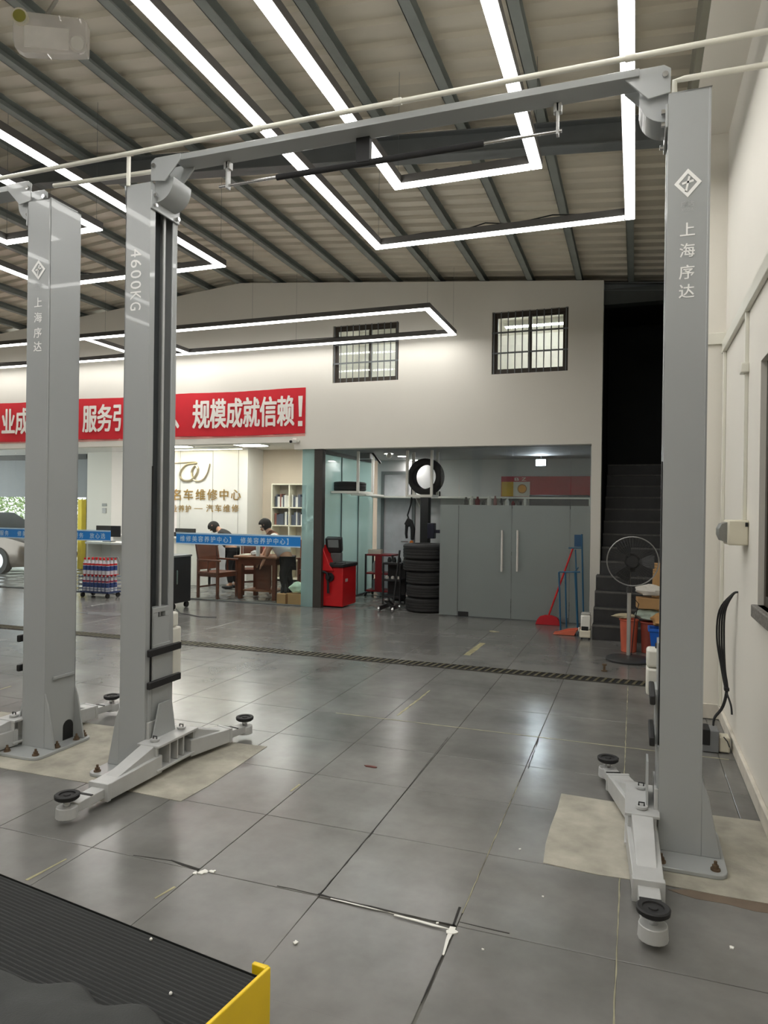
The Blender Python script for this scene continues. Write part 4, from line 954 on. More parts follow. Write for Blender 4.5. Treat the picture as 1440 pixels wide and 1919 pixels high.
# red tool cart
cx, cy = -4.42, 12.35; t = thing('tool_cart', (cx, cy, 0), 'dark red open tool cart on castors against the teal glass', 'tool cart')
for zz in (.10, .42, .76): 
    s_ = build(BX(cx-.27, cx+.27, cy-.2, cy+.2, zz, zz+.03), 'shelf', DRED, t, bevel=.004)
for a in (-.26, .26):
    for b in (-.19, .19):
        build(BX(cx+a-.015, cx+a+.015, cy+b-.015, cy+b+.015, .10, .79), 'upright', BLACK, t); build(MB().cyl((cx+a-.012, cy+b, .045), (cx+a+.012, cy+b, .045), .042), 'castor', BLACK, t)
build(BX(cx-.07, cx+.06, cy-.205, cy-.19, .12, .76), 'front_panel', DRED, t)
carton('small_carton', (cx-.13, cy-.03, .792), (.24, .18, .08), (0, 0, .1), 'pale carton lying on top of the dark red tool cart', m=mat('pale_card', (176, 172, 160), .8))
tag(build(MB().lathe([(0, .452), (.05, .452), (.05, .60), (.03, .64), (.02, .66), (0, .66)], (cx-.13, cy-.03, 0), 16), 'spray_bottle', mat('grey_bottle', (150, 150, 146), .4)), 'grey bottle on the middle shelf of the dark red tool cart', 'bottle')
tag(build(MB().lathe([(0, .132), (.07, .132), (.07, .30), (.04, .33), (0, .33)], (cx-.1, cy-.05, 0), 16), 'oil_can', mat('grey_can', (120, 122, 122), .4, metal=.3)), 'squat grey can on the lowest shelf of the dark red tool cart', 'can')
# tyre changer
cx, cy = -3.66, 12.2; t = thing('tyre_changer', (cx, cy, 0), 'black tyre changer with a tall square column behind the tyre stack', 'tyre changer')
build(BX(cx-.40, cx+.35, cy-.35, cy+.3, .01, .62), 'cabinet', mat('near_black', (34, 33, 35), .5), t, bevel=.02)
build(MB().cyl((cx-.02, cy-.08, .62), (cx-.02, cy-.08, .70), .27, n=28), 'turntable', mat('dark_steel', (50, 50, 52), .35, metal=.6), t)
for k in range(4):
    a = k*math.pi/2+.5; build(MB().obox((cx-.02+.2*math.cos(a), cy-.08+.2*math.sin(a), .73), (.1, .06, .06), Euler((0, 0, a)).to_matrix()), 'clamp_jaw', CHROME, t, bevel=.004)
build(BX(cx-.04, cx+.12, cy+.14, cy+.3, .62, 1.86), 'column', BLACK, t, bevel=.01)
build(BX(cx+.11, cx+.24, cy+.1, cy+.24, 1.10, 1.38), 'control_box', mat('ink_blue', (30, 30, 48), .4), t, bevel=.01)
build(BX(cx+.16, cx+.6, cy+.14, cy+.2, 1.20, 1.26), 'swing_arm', mat('ink_blue', (30, 30, 48), .4), t, bevel=.006)
build(MB().cyl((cx+.55, cy+.17, .85), (cx+.55, cy+.17, 1.3), .022), 'tool_shaft', CHROME, t)
build(BX(cx-.40, cx+.0, cy-.37, cy-.34, .08, .16), 'pedal_bank', CHROME, t)
# jack and dark stand in front of it
p = onZ(738, 1147); p.x -= .1; t = thing('trolley_jack', (p.x, p.y, 0), 'small dark trolley jack with steel wheels beside the tyre stack', 'jack')
for s_ in (-1, 1):
    build(BX(p.x+s_*.09-.008, p.x+s_*.09+.008, p.y-.12, p.y+.3, .03, .10), 'side_plate', mat('jack_dark', (40, 36, 38), .5), t, bevel=.003)
    for yy in (p.y-.08, p.y+.26): build(MB().cyl((p.x+s_*.10, yy, .045), (p.x+s_*.13, yy, .045), .04), 'wheel', CHROME, t)
build(MB().bar((p.x, p.y+.2, .08), (p.x, p.y-.06, .19), .07, .04), 'lift_arm', mat('jack_dark', (40, 36, 38), .5), t); build(MB().cyl((p.x, p.y-.06, .19), (p.x, p.y-.06, .215), .05), 'saddle', CHROME, t)
build(MB().cyl((p.x, p.y+.28, .1), (p.x+.05, p.y+.42, .95), .016), 'handle', BLACK, t)
cx, cy = -3.86, 11.42; t = thing('parts_stand', (cx, cy, 0), 'black two-shelf parts stand next to the tyre changer', 'stand')
for zz in (.12, .40, .68): build(BX(cx-.17, cx+.15, cy-.15, cy+.15, zz, zz+.035), 'shelf', mat('near_black', (34, 33, 35), .5), t, bevel=.004)
for a in (-.16, .14):
    for b in (-.14, .14): build(BX(cx+a-.012, cx+a+.012, cy+b-.012, cy+b+.012, .004, .70), 'leg', BLACK, t)
build(BX(cx-.165, cx+.145, cy+.12, cy+.135, .12, .68), 'back_panel', BLACK, t)
for k in range(3): tag(build(MB().lathe([(0, .717), (.03, .717), (.035, .75), (.02, .80), (0, .80)], (cx-.1+.09*k, cy, 0), 12), 'socket_tool', BLACK), 'dark cone-shaped adaptor on the black parts stand', 'tool', 'adaptors on the parts stand')
for k in range(3): tag(build(MB().lathe([(0, .437), (.03, .437), (.03, .47), (.012, .485), (0, .485)], (cx-.11+.10*k, cy-.08, 0), 12), 'valve_cap_jar', mat('pale_jar', (190, 185, 178), .4)), 'tiny pale jar on the middle shelf of the black parts stand', 'jar', 'jars on the parts stand')
# hanging air gun and hose
p = onY(766, 985, 11.6); t = thing('air_gun', (p.x, 11.6, p.z-.2), 'black air gun on a hose hanging from the ceiling near the tyre changer', 'air tool')
build(MB().tube([(p.x+.06, 11.6, 2.577), (p.x+.05, 11.6, 1.86), (p.x+.035, 11.6, 1.7), (p.x-.02, 11.6, 1.52), (p.x+.01, 11.6, 1.44)], .014, 8), 'hose', BLACK, t); build(MB().obox((p.x, 11.6, 1.40), (.10, .06, .13), Euler((0, .5, 0)).to_matrix()), 'body', BLACK, t, bevel=.012)
build(MB().tube([(p.x-.03, 11.6, 1.38), (p.x-.04, 11.6, 1.2), (p.x-.03, 11.6, 1.12)], [.03, .025, .02], 8), 'grip', BLACK, t); build(MB().tube([(p.x+.04, 11.6, 1.42), (p.x+.08, 11.6, 1.28), (p.x+.07, 11.6, 1.1)], [.035, .045, .03], 8), 'barrel', BLACK, t)
rag('orange_cloth', (p.x+.07, 11.57, 0.95), (.05, .04, .13), mat('orange_cloth', (206, 120, 48), .8), 'orange cloth hanging below the air gun', 12, 'cloth')
# wall shelf and hanging racks
t = thing('tyre_shelf', (-3.6, 12.8, 1.86), 'pale long shelf round the tyre room walls', 'shelf')
build(BX(-4.78, -.66, 12.68, 13.0, 1.84, 1.875), 'board', WHITE, t, bevel=.003); build(BX(-4.82, -4.52, 11.72, 12.67, 1.86, 1.895), 'board', WHITE, t, bevel=.003)
for x in (-3.9, -2.9, -1.8): build(MB().prism([(13.0, 1.84), (13.0, 1.66), (12.7, 1.84)], 0, x-.01, x+.01), 'bracket', WHITE, t)
def rack(u0, u1, v0, Y, label, depth=.35):
    a, b = onY(u0, v0, Y), onY(u1, v0, Y); zz = a.z; tt = thing('hanging_rack', ((a.x+b.x)/2, Y, zz), label, 'rack')
    for x in (a.x, b.x):
        for yy in (Y, Y+depth): build(BX(x-.02, x+.02, yy-.02, yy+.02, zz, 2.58), 'hanger', WHITE, tt)
    for yy in (Y, Y+depth): build(BX(a.x, b.x, yy-.014, yy+.014, zz-.02, zz+.02), 'rail', WHITE, tt)
    for x in (a.x, b.x): build(BX(x-.014, x+.014, Y, Y+depth, zz-.02, zz+.02), 'rail', WHITE, tt)
    for k in range(3): x = a.x+(b.x-a.x)*(k+1)/4; build(BX(x-.012, x+.012, Y+.014, Y+depth-.014, zz-.015, zz+.012), 'slat', WHITE, tt)
    return a, b, zz
a, b, zz = rack(598, 671, 922, 10.95, 'white ceiling rack holding a flat tyre beside the teal glass', .7)
tyre(((a.x+b.x)/2+.05, 11.3, zz+.02+.085), (0, 0, 0), 'black tyre lying flat on the white ceiling rack beside the teal glass', .30, .16, .19)
a, b, zz = rack(763, 809, 929, 10.95, 'white ceiling rack holding an upright tyre above the tyre stack', .36)
tyre(((a.x+b.x)/2+.06, 11.13, zz+.315), (math.radians(90), 0, math.radians(-6)), 'black tyre standing upright on the white ceiling rack above the tyre stack', .30, .18, .20)
tyre((-3.62, 12.81, 1.876+.05), (0, 0, 0), 'thin black tyre lying flat on the back wall shelf', .17, .1, .1)
for k, (u_, v_) in enumerate(((729, 850), (754, 855), (776, 862))):
    p = onZ(u_, v_, 2.572); t = thing('downlight', (p.x, p.y, 2.56), 'round recessed downlight in the tyre room ceiling', 'ceiling light', 'tyre room downlights')
    build(MB().lathe([(.075, 2.566), (.09, 2.566), (.09, 2.579), (.075, 2.579)], (p.x, p.y, 0), 20, closed=True), 'bezel', WHITE, t); build(MB().cyl((p.x, p.y, 2.572), (p.x, p.y, 2.578), .074, n=20), 'lens', DOWN, t)
t = thing('ceiling_projector', (-4.15, 11.3, 2.5), 'grey ceiling bracket with a round white lamp inside the tyre bay', 'bracket')
build(MB().bar((-4.25, 11.3, 2.58), (-4.1, 11.3, 2.40), .03, .03), 'arm', BLACK, t); build(BX(-4.5, -4.28, 11.25, 11.4, 2.48, 2.578), 'housing', mat('grey_metal', (120, 122, 124), .45), t, bevel=.01); build(MB().ball((-3.95, 11.3, 2.53), .05), 'bulb_cover', WHITE, t)
# behind the frosted doors: poster wall, work lamp, counter with parts
t = thing('poster', (-1.6, 12.98, 1.8), 'red wall poster with yellow and white panels seen through the glass door', 'poster')
pz = lambda v_: onY(940, v_, 12.99).z
px = lambda u_: onY(u_, 900, 12.99).x
build(BX(px(940), px(1120), 12.982, 12.998, 1.885, pz(893)), 'red_sheet', mat('poster_red', (180, 40, 56), .6, var=.1), t, smooth=False)
yp = build(BX(px(941), px(963), 12.976, 12.9815, pz(930), pz(903)), 'yellow_panel', mat('poster_yellow', (206, 168, 40), .6), t, smooth=False)
wp = build(BX(px(963), px(994), 12.976, 12.9815, pz(930), pz(903)), 'white_panel', mat('poster_white', (214, 208, 196), .6), t, smooth=False)
ex, ez, er = px(979.5), pz(916), .085
build(MB().lathe([(er, -.002), (er, .002), (er*.82, .002), (er*.82, -.002)], (ex, 12.973, ez), 28, 'y', closed=True), 'badge_ring', mat('badge_brown', (150, 96, 20), .5), t); build(MB().cyl((ex, 12.975, ez), (ex, 12.972, ez), er*.82, n=28), 'badge_disc', mat('badge_orange', (232, 160, 50), .5), t)
mb = MB()
for k, ch in enumerate('BZ'): mb = MB(); put_glyph(mb, ch, lambda p, q, k=k: (px(965+13*k)+p*.08, 12.9805, pz(901)+q*.055)); raw_build(mb, 'character', INK, t)
t = thing('work_lamp', (-2.0, 12.4, 2.4), 'square bright work lamp hanging in the room behind the glass door', 'lamp')
p = onY(1014, 867, 12.4); build(BX(p.x-.09, p.x+.09, 12.4, 12.48, p.z-.06, p.z+.06), 'case', STEEL, t, bevel=.006); build(BX(p.x-.08, p.x+.08, 12.393, 12.399, p.z-.05, p.z+.05), 'panel', emis('cold_lamp', (.82, .9, 1), 70), t); build(MB().cyl((p.x, 12.44, p.z+.06), (p.x, 12.44, 2.58), .01), 'rod', STEEL, t)
t = thing('work_counter', (-1.8, 12.3, 0), 'grey workshop counter behind the frosted glass door', 'counter')
build(BX(-3.0, -.65, 12.2, 12.64, 1.66, 1.70), 'shelf_board', mat('dark_shelf', (60, 62, 64), .5), t); build(BX(-2.98, -2.94, 12.22, 12.62, .004, 1.66), 'side_panel', STEEL, t); build(BX(-.71, -.67, 12.22, 12.62, .004, 1.66), 'side_panel', STEEL, t); build(BX(-3.0, -.65, 12.2, 12.64, .85, .89), 'shelf_board', mat('pale_shelf', (150, 150, 140), .5), t)
random.seed(5)
for k in range(11):
    x = -2.85+.105*k; h = random.uniform(.09, .19); r = random.uniform(.03, .045); m = [mat('bottle_black', (30, 30, 34), .4), mat('bottle_white', (200, 198, 190), .4), mat('bottle_dark_red', (110, 30, 34), .4)][k % 3]
    nm = ['black', 'white', 'dark red'][k % 3]
    o = build(MB().lathe([(0, 1.702), (r, 1.702), (r, 1.702+h*.65), (r*.45, 1.702+h*.82), (r*.45, 1.702+h), (0, 1.702+h)], (x, 12.35, 0), 12), 'fluid_bottle', m)
    tag(o, '%s bottle standing on the high shelf seen above the door frosting' % nm, 'bottle', nm+' bottles on the high shelf')
t = tag(build(BX(-1.72, -.72, 12.24, 12.6, 1.702, 1.90), 'equipment_case', mat('dark_case', (40, 44, 54), .5), bevel=.02), 'long dark equipment case on the high shelf behind the glass door', 'case')
t = tag(build(MB().box(-1.80, -.70, 12.205, 12.225, 1.83, 1.86).box(-1.80, -1.77, 12.205, 12.225, 1.701, 1.83).box(-.73, -.70, 12.205, 12.225, 1.701, 1.83), 'guard_rail', WHITE), 'white guard rail in front of the dark equipment case', 'rail')

# ================================================================== OFFICE
sg = thing('company_sign', (-9.3, 13.61, 1.8), 'gold company lettering and swirling emblem on the white feature wall', 'sign')
YS = 13.60
def sp(u_, v_): 
    q = onY(u_, v_, YS); return (q.x, YS, q.z)
pts = [(328, 868), (345, 867), (362, 866), (368, 868), (350, 871), (340, 882), (338, 894), (345, 901), (358, 900), (368, 890), (371, 878), (366, 873), (360, 882), (361, 895), (368, 902), (380, 899), (389, 886), (394, 866)]
P_ = [Vector(sp(*q)) for q in pts]; sm = []
for i in range(len(P_)-1):
    p0, p1, p2, p3 = P_[max(i-1, 0)], P_[i], P_[i+1], P_[min(i+2, len(P_)-1)]
    for s_ in range(5):
        tt = s_/5; q = .5*((2*p1)+(p2-p0)*tt+(2*p0-5*p1+4*p2-p3)*tt**2+(3*p1-p0-3*p2+p3)*tt**3); sm.append(q)
build(MB().tube(sm, [.012+.016*math.sin(math.pi*i/len(sm)) for i in range(len(sm))], 8), 'emblem', CHAMP, sg)
mb = MB()
for u_, ch in ((322, '名'), (343, '车'), (366, '维'), (388, '修'), (410, '中'), (432, '心')):
    a, b = sp(u_, 938), sp(u_+20, 916); put_glyph(mb, ch, lambda p, q: (a[0]+p*(b[0]-a[0]), YS, a[2]+q*(b[2]-a[2])), .02)
raw_build(mb, 'large_lettering', GOLD, sg)
mb = MB()
for k, ch in enumerate('专业养护'): 
    a, b = sp(308+13*k, 960), sp(320+13*k, 946); put_glyph(mb, ch, lambda p, q: (a[0]+p*(b[0]-a[0]), YS, a[2]+q*(b[2]-a[2])), .02)
for k, ch in enumerate('汽车维修'): 
    a, b = sp(386+16*k, 960), sp(400+16*k, 945); put_glyph(mb, ch, lambda p, q: (a[0]+p*(b[0]-a[0]), YS, a[2]+q*(b[2]-a[2])), .02)
a, b = sp(364, 953.5), sp(380, 952.5); mb.add([(a[0], YS, a[2]), (b[0], YS, a[2]), (b[0], YS, b[2]), (a[0], YS, b[2])], [(0, 1, 2, 3)])
raw_build(mb, 'small_lettering', GOLD, sg)
# reception counter
t = thing('reception_counter', (-8.9, 12.6, 0), 'white reception counter in front of the logo wall', 'counter')
build(BX(-10.6, -8.14, 12.35, 12.40, .004, .96), 'front_panel', WHITE, t); build(BX(-8.20, -8.12, 12.35, 12.95, .004, .96), 'end_panel', mat('pale_grey_panel', (200, 200, 204), .4), t); build(BX(-10.65, -8.08, 12.28, 12.75, .96, 1.0), 'ledge', WHITE, t, bevel=.004); build(BX(-10.6, -8.14, 12.4, 13.0, .72, .75), 'desk_top', WOOD2, t)
def monitor(x, y, z, rz, label, w_=.5, h_=.3):
    tt = thing('monitor', (x, y, z), label, 'monitor'); R = Euler((0, 0, rz)).to_matrix()
    build(MB().obox(Vector((x, y, z+.10+h_/2)), (w_, .03, h_), R), 'screen', BLACK, tt, bevel=.006); build(MB().obox(Vector((x, y+.02, z+.07)), (.05, .03, .14), R), 'neck', BLACK, tt); build(MB().obox(Vector((x, y+.02, z+.006)), (.2, .14, .012), R), 'foot', BLACK, tt)
monitor(-9.15, 12.9, .752, .05, 'black computer monitor on the reception desk beside the logo wall')
monitor(-9.75, 12.9, .752, -.15, 'second black computer monitor on the reception desk, turned slightly aside')
t = tag(build(MB().box(-9.2, -8.75, 12.33, 12.6, 1.001, 1.06).box(-9.12, -8.9, 12.35, 12.58, 1.06, 1.09), 'desk_printer', BLACK, bevel=.01), 'low black printer on the reception counter ledge', 'printer')
for k in range(5):
    x = -8.62+.085*k; tag(build(BX(x, x+.07, 12.34, 12.5, 1.001, 1.05+.02*(k % 2)), 'snack_box', [CARD, mat('orange_card', (208, 150, 90), .7)][k % 2], bevel=.003), 'small %s box on the counter ledge beside the standing clerk' % ['brown', 'orange'][k % 2], 'box', '%s boxes on the counter' % ['brown', 'orange'][k % 2])
# table
t = thing('tea_table', (-6.22, 11.15, 0), 'dark wood tea table with a thick apron and low shelf behind the office glass', 'table')
build(BX(-6.66, -5.80, 10.80, 11.55, .73, .77), 'tabletop', WOOD2, t, bevel=.012); build(MB().box(-6.60, -5.86, 10.86, 10.89, .62, .73).box(-6.60, -5.86, 11.46, 11.49, .62, .73).box(-6.60, -6.57, 10.89, 11.46, .62, .73).box(-5.89, -5.86, 10.89, 11.46, .62, .73), 'apron', WOOD, t)
for x in (-6.57, -5.89):
    for y in (10.9, 11.44): build(BX(x-.035, x+.035, y-.035, y+.035, .004, .73), 'leg', WOOD, t, bevel=.004)
build(BX(-6.55, -5.91, 10.92, 11.42, .14, .165), 'low_shelf', WOOD2, t); build(BX(-6.38, -6.08, 11.1, 11.12, .165, .6), 'back_board', WOOD, t)
def chair(loc, rz, label):
    tt = thing('wooden_armchair', (0, 0, 0), label, 'chair', None); W2, D2 = .27, .25
    B = lambda mb, n: build(mb, n, WOOD, tt, bevel=.005, local=True)
    B(BX(-W2, W2, -D2, D2, .43, .47), 'seat'); build(BX(-W2+.02, W2-.02, -D2, D2-.02, .385, .43), 'seat_rail', WOOD, tt, local=True)
    for sx in (-1, 1):
        B(BX(sx*(W2-.022)-.022, sx*(W2-.022)+.022, -D2, -D2+.044, .004, .68), 'leg'); B(BX(sx*(W2-.022)-.022, sx*(W2-.022)+.022, D2-.044, D2, .004, .70), 'leg')
        B(BX(sx*(W2-.022)-.026, sx*(W2-.022)+.026, -D2-.03, D2, .66, .69), 'armrest'); B(BX(sx*(W2-.022)-.012, sx*(W2-.022)+.012, -.02, .01, .47, .66), 'arm_strut')
        B(MB().prism([(D2-.044, .70), (D2, .70), (D2+.06, 1.0), (D2+.02, 1.0)], 0, sx*(W2-.022)-.02, sx*(W2-.022)+.02), 'back_post')
    B(MB().prism([(D2-.035, .50), (D2-.012, .50), (D2+.045, .99), (D2+.022, .99)], 0, -W2+.05, W2-.05), 'backrest')
    B(BX(-W2, W2, D2+.018, D2+.062, .97, 1.01), 'top_rail'); B(BX(-W2+.03, W2-.03, D2-.03, D2-.01, .18, .21), 'stretcher')
    tt.location = loc; tt.rotation_euler = (0, 0, rz); return tt
# local front is -Y; rz=+90deg turns the front to +X
chair((-7.05, 10.92, 0), math.radians(80), 'dark red wooden armchair facing the end of the tea table, nearest the office glass')
chair((-6.75, 11.75, 0), math.radians(35), 'dark red wooden armchair tucked behind the tea table near the white counter')
chair((-5.62, 12.05, 0), math.radians(-20), 'dark red wooden armchair behind the person in the white shirt')
# things on the table
def potted(loc, label, r=.06, h=.12, fl=True, name='flower_pot', pm=RED):
    x, y, z = loc; tt = thing(name, loc, label, 'plant'); build(MB().lathe([(0, z), (r*.8, z), (r, z+h), (r*.9, z+h), (r*.7, z+.02), (0, z+.02)], (x, y, 0), 18), 'pot', pm, tt)
    random.seed(int(abs(x*100))); mb = MB()
    for k in range(26):
        a = random.uniform(0, 6.28); q = random.uniform(.2, 1); l = Vector((math.cos(a)*r*2.2*q, math.sin(a)*r*2.2*q, h+random.uniform(.05, .16))); c = Vector((x, y, z))
        n = Vector((-math.sin(a), math.cos(a), 0))*.022; tip = c+l*1.0+Vector((math.cos(a)*.04, math.sin(a)*.04, .03)); base_ = c+Vector((0, 0, h*.8))
        mid = (base_+tip)/2+Vector((0, 0, .03)); mb.add([base_, mid+n, tip, mid-n], [(0, 1, 2, 3)])
    build(mb, 'leaves', GREENL, tt, smooth=False); return tt
potted((-6.33, 11.40, .771), 'red-potted leafy plant on the tea table', .075, .17)
tt = tag(rag('tissue_bunch', (-6.34, 11.0, .81), (.075, .06, .05), WCLOTH, 'white crumpled tissue bunch on the tea table beside the red pot', 21, 'tissue'))
t = tag(build(BX(-6.63, -6.44, 10.95, 11.2, .771, .785), 'paper_tray', CREAM, bevel=.003), 'pale flat tray of papers on the tea table end', 'tray')
t = thing('drink_bottle', (-6.20, 10.86, .771), 'tall white bottle on the tea table next to the leaning person', 'bottle'); build(MB().lathe([(0, .771), (.036, .771), (.036, .95), (.02, .99), (.02, 1.0), (0, 1.0)], (-6.20, 10.86, 0), 16), 'body', WHITE, t); build(MB().cyl((-6.20, 10.86, 1.0), (-6.20, 10.86, 1.03), .03), 'cap', WHITE, t)
t = thing('tea_tin', (-6.02, 11.38, .771), 'red tea tin on the tea table behind the white bottle', 'tin'); build(MB().cyl((-6.02, 11.38, .771), (-6.02, 11.38, .93), .05), 'body', RED, t); build(MB().cyl((-6.02, 11.38, .93), (-6.02, 11.38, .95), .052), 'lid', DRED, t)
# cartons by the glass
p = onZ(516, 1135); carton('paper_carton', (p.x, 10.66, .004), (.16, .18, .17), (0, 0, .05), 'small tan open carton with bottles on the floor behind the office glass')
for k in range(2): tag(build(MB().lathe([(0, .18), (.022, .18), (.022, .26), (.009, .29), (.009, .33), (0, .33)], (p.x-.03+.07*k, 10.66, 0), 12), 'dark_bottle', mat('bottle_black', (30, 30, 34), .4)), 'dark bottle standing on the small tan carton behind the office glass', 'bottle', 'bottles on the tan carton')
p2 = onZ(541, 1137); carton('paper_carton', (p2.x, 10.68, .004), (.26, .22, .18), (0, 0, 0), 'wider brown carton with a green and white bag on top behind the office glass')
rag('shopping_bag', (p2.x, 10.68, .275), (.13, .08, .10), mat('mint_bag', (196, 224, 200), .6, var=.12), 'pale green and white plastic bag on the wider brown carton', 31, 'bag')
# bookshelf
t = thing('bookcase', (-6.95, 14.1, 0), 'cream bookcase with files against the beige office wall', 'bookcase')
bx0, bx1 = onY(511, 940, 13.95).x, onY(575, 940, 13.95).x; zt = onY(530, 906, 13.95).z
build(BX(bx0-.02, bx0+.01, 13.92, 14.29, .004, zt), 'side_panel', CREAM, t); build(BX(bx1, bx1+.03, 13.92, 14.29, .004, zt), 'side_panel', CREAM, t); build(BX(bx0, bx1, 14.27, 14.29, .004, zt), 'back_panel', mat('cream_back', (196, 188, 176), .6), t); xm = (bx0+bx1)/2; build(BX(xm-.012, xm+.012, 13.93, 14.27, .004, zt), 'divider', CREAM, t)
zs = [.05, .45, .85, 1.22, 1.62, zt-.03]
for zz in zs: build(BX(bx0, bx1, 13.93, 14.27, zz, zz+.025), 'shelf', CREAM, t)
random.seed(9); bc = [((72, 78, 92), 'slate grey'), ((200, 198, 190), 'white'), ((120, 72, 62), 'brown'), ((60, 62, 66), 'charcoal')]
for si, zz in ((3, 'fourth'), (4, 'top')):
    x = bx0+.03
    while x < bx1-.06:
        if -.07 < x-xm < .02: x = xm+.03; continue
        h = random.uniform(.22, .30); wd = random.choice((.035, .05, .06)); cn = random.choice(bc)
        tag(build(BX(x, x+wd-.003, 14.0, 14.2, zs[si]+.026, zs[si]+.026+h), 'file_binder', mat('binder_'+cn[1].replace(' ', '_'), cn[0], .6)), '%s file binder standing on the %s shelf of the bookcase' % (cn[1], zz), 'binder', '%s binders on the %s shelf' % (cn[1], zz)); x += wd
t = thing('flower_vase', (-6.25, 13.3, 0), 'white orchid flowers in a tall vase behind the person in the white shirt', 'plant')
build(BX(-6.5, -6.0, 13.1, 13.5, .004, .98), 'stand', WOOD, t, bevel=.01); build(MB().lathe([(0, .981), (.06, .981), (.08, 1.08), (.05, 1.2), (.06, 1.22), (0, 1.22)], (-6.25, 13.3, 0), 18), 'vase', WHITE, t)
for k in range(3): build(MB().tube([(-6.25, 13.3, 1.2), (-6.35+.1*k, 13.28, 1.35), (-6.45+.22*k, 13.26, 1.55+.05*k)], .006, 6), 'stem', GREENL, t)
for k in range(7): build(MB().ball((-6.45+.07*k, 13.25, 1.3+.06*(k % 3)), .05, (1, .6, .8), 10, 6), 'blossom', WHITE, t)
# people
def skin(verts, edges, radii, root=0, sub=2):
    me = bpy.data.meshes.new('s'); me.from_pydata([tuple(v) for v in verts], edges, []); ob = bpy.data.objects.new('s', me); COL.objects.link(ob)
    sk = ob.modifiers.new('k', 'SKIN'); sk.use_smooth_shade = True
    lay = me.skin_vertices[0] if me.skin_vertices else None
    if lay is None:
        bm = bmesh.new(); bm.from_mesh(me); bm.verts.layers.skin.verify(); bm.to_mesh(me); bm.free(); lay = me.skin_vertices[0]
    for i, r in enumerate(radii):
        lay.data[i].radius = (r, r) if not hasattr(r, '__len__') else r
        lay.data[i].use_root = (i == root)
    ob.modifiers.new('s', 'SUBSURF').levels = sub
    dg = bpy.context.evaluated_depsgraph_get(); m2 = bpy.data.meshes.new_from_object(ob.evaluated_get(dg))
    mb = MB(); mb.add([v.co.copy() for v in m2.vertices], [tuple(p.vertices) for p in m2.polygons])
    bpy.data.objects.remove(ob); bpy.data.meshes.remove(m2); return mb
def person(label, J, hair_m, top_m, leg_m, sleeve):
    """J: joints in world space"""
    t = thing('person', (J['pel'].x, J['pel'].y, 0), label, 'person')
    V = []; E_ = []; R_ = []
    def v(p, r): V.append(Vector(p)); R_.append(r); return len(V)-1
    pel = v(J['pel'], .13); che = v(J['che'], .135); nec = v(J['nec'], .055); hb = v(J['nec']+(J['head']-J['nec'])*.55, .06); E_ += [(pel, che), (che, nec), (nec, hb)]
    hd_ = v(J['head'], .088); tp = v(J['head']+(J['head']-J['nec']).normalized()*.07, .07); E_ += [(hb, hd_), (hd_, tp)]
    for s_ in ('l', 'r'):
        sh = v(J['sh'+s_], .055); el = v(J['el'+s_], .042); wr_ = v(J['wr'+s_], .028); E_ += [(che, sh), (sh, el), (el, wr_)]
        d = (J['wr'+s_]-J['el'+s_]).normalized(); pm = v(J['wr'+s_]+d*.06, .034); E_.append((wr_, pm)); side = d.cross(Vector((0, 0, 1))).normalized()
        for k in range(4):
            f1 = v(J['wr'+s_]+d*.10+side*(k-1.5)*.019, .010); f2 = v(J['wr'+s_]+d*(.145-.008*abs(k-1))+side*(k-1.5)*.021+Vector((0, 0, -.015)), .008); E_ += [(pm, f1), (f1, f2)]
        th = v(J['wr'+s_]+d*.06+side*.05, .010); th2 = v(J['wr'+s_]+d*.095+side*.06, .008); E_ += [(pm, th), (th, th2)]
        hp = v(J['hip'+s_], .085); kn = v(J['kn'+s_], .06); an = v(J['an'+s_], .042); ft = v(J['an'+s_]+J['face']*.15+Vector((0, 0, -.05)), .035); E_ += [(pel, hp), (hp, kn), (kn, an), (an, ft)]
    build(skin(V, E_, R_), 'body', SKIN, t)
    f = J['face']
    # clothing grown a little outside the body
    V, E_, R_ = [], [], []
    a = v(J['pel']+(J['che']-J['pel'])*.08, .150); b = v(J['che'], .155); c = v(J['nec']+(J['che']-J['nec'])*.4, .085); E_ += [(a, b), (b, c)]
    for s_ in ('l', 'r'):
        sh = v(J['sh'+s_], .072); E_.append((b, sh)); e = v(J['sh'+s_]+(J['el'+s_]-J['sh'+s_])*(.7 if sleeve < 1 else 1), .060); E_.append((sh, e))
        if sleeve >= 1: w_ = v(J['wr'+s_]+(J['el'+s_]-J['wr'+s_])*.08, .042); E_.append((e, w_))
    build(skin(V, E_, R_), 'jacket' if sleeve >= 1 else 'shirt', top_m, t)
    V, E_, R_ = [], [], []
    a = v(J['pel'], .142); 
    for s_ in ('l', 'r'): hp = v(J['hip'+s_], .10); kn = v(J['kn'+s_], .075); an = v(J['an'+s_]+Vector((0, 0, .03)), .06); E_ += [(a, hp), (hp, kn), (kn, an)]
    build(skin(V, E_, R_), 'trousers', leg_m, t)
    for s_ in ('l', 'r'):
        p = J['an'+s_]; build(MB().ball((p.x+f.x*.07, p.y+f.y*.07, .045), .05, (1+1.6*abs(f.x), 1+1.6*abs(f.y), .8)), 'shoe', BLACK, t)
    # hair: cap over crown and back of the head
    up_ = (J['head']-J['nec']).normalized(); h = J['head']+up_*.02; face_dir = J['look']
    mb = MB(); n, m_ = 20, 14; vs = []; keep = []
    for i in range(m_+1):
        p = math.pi*i/m_
        for k in range(n):
            th = 2*math.pi*k/n; vs.append(Vector((math.sin(p)*math.cos(th), math.sin(p)*math.sin(th), math.cos(p))))
    for i in range(m_):
        for k in range(n):
            q = (i*n+k, (i+1)*n+k, (i+1)*n+(k+1) % n, i*n+(k+1) % n); cc = sum((vs[x_] for x_ in q), Vector())/4
            if cc.dot(face_dir) < .42 or cc.dot(up_) > .62: keep.append(q)
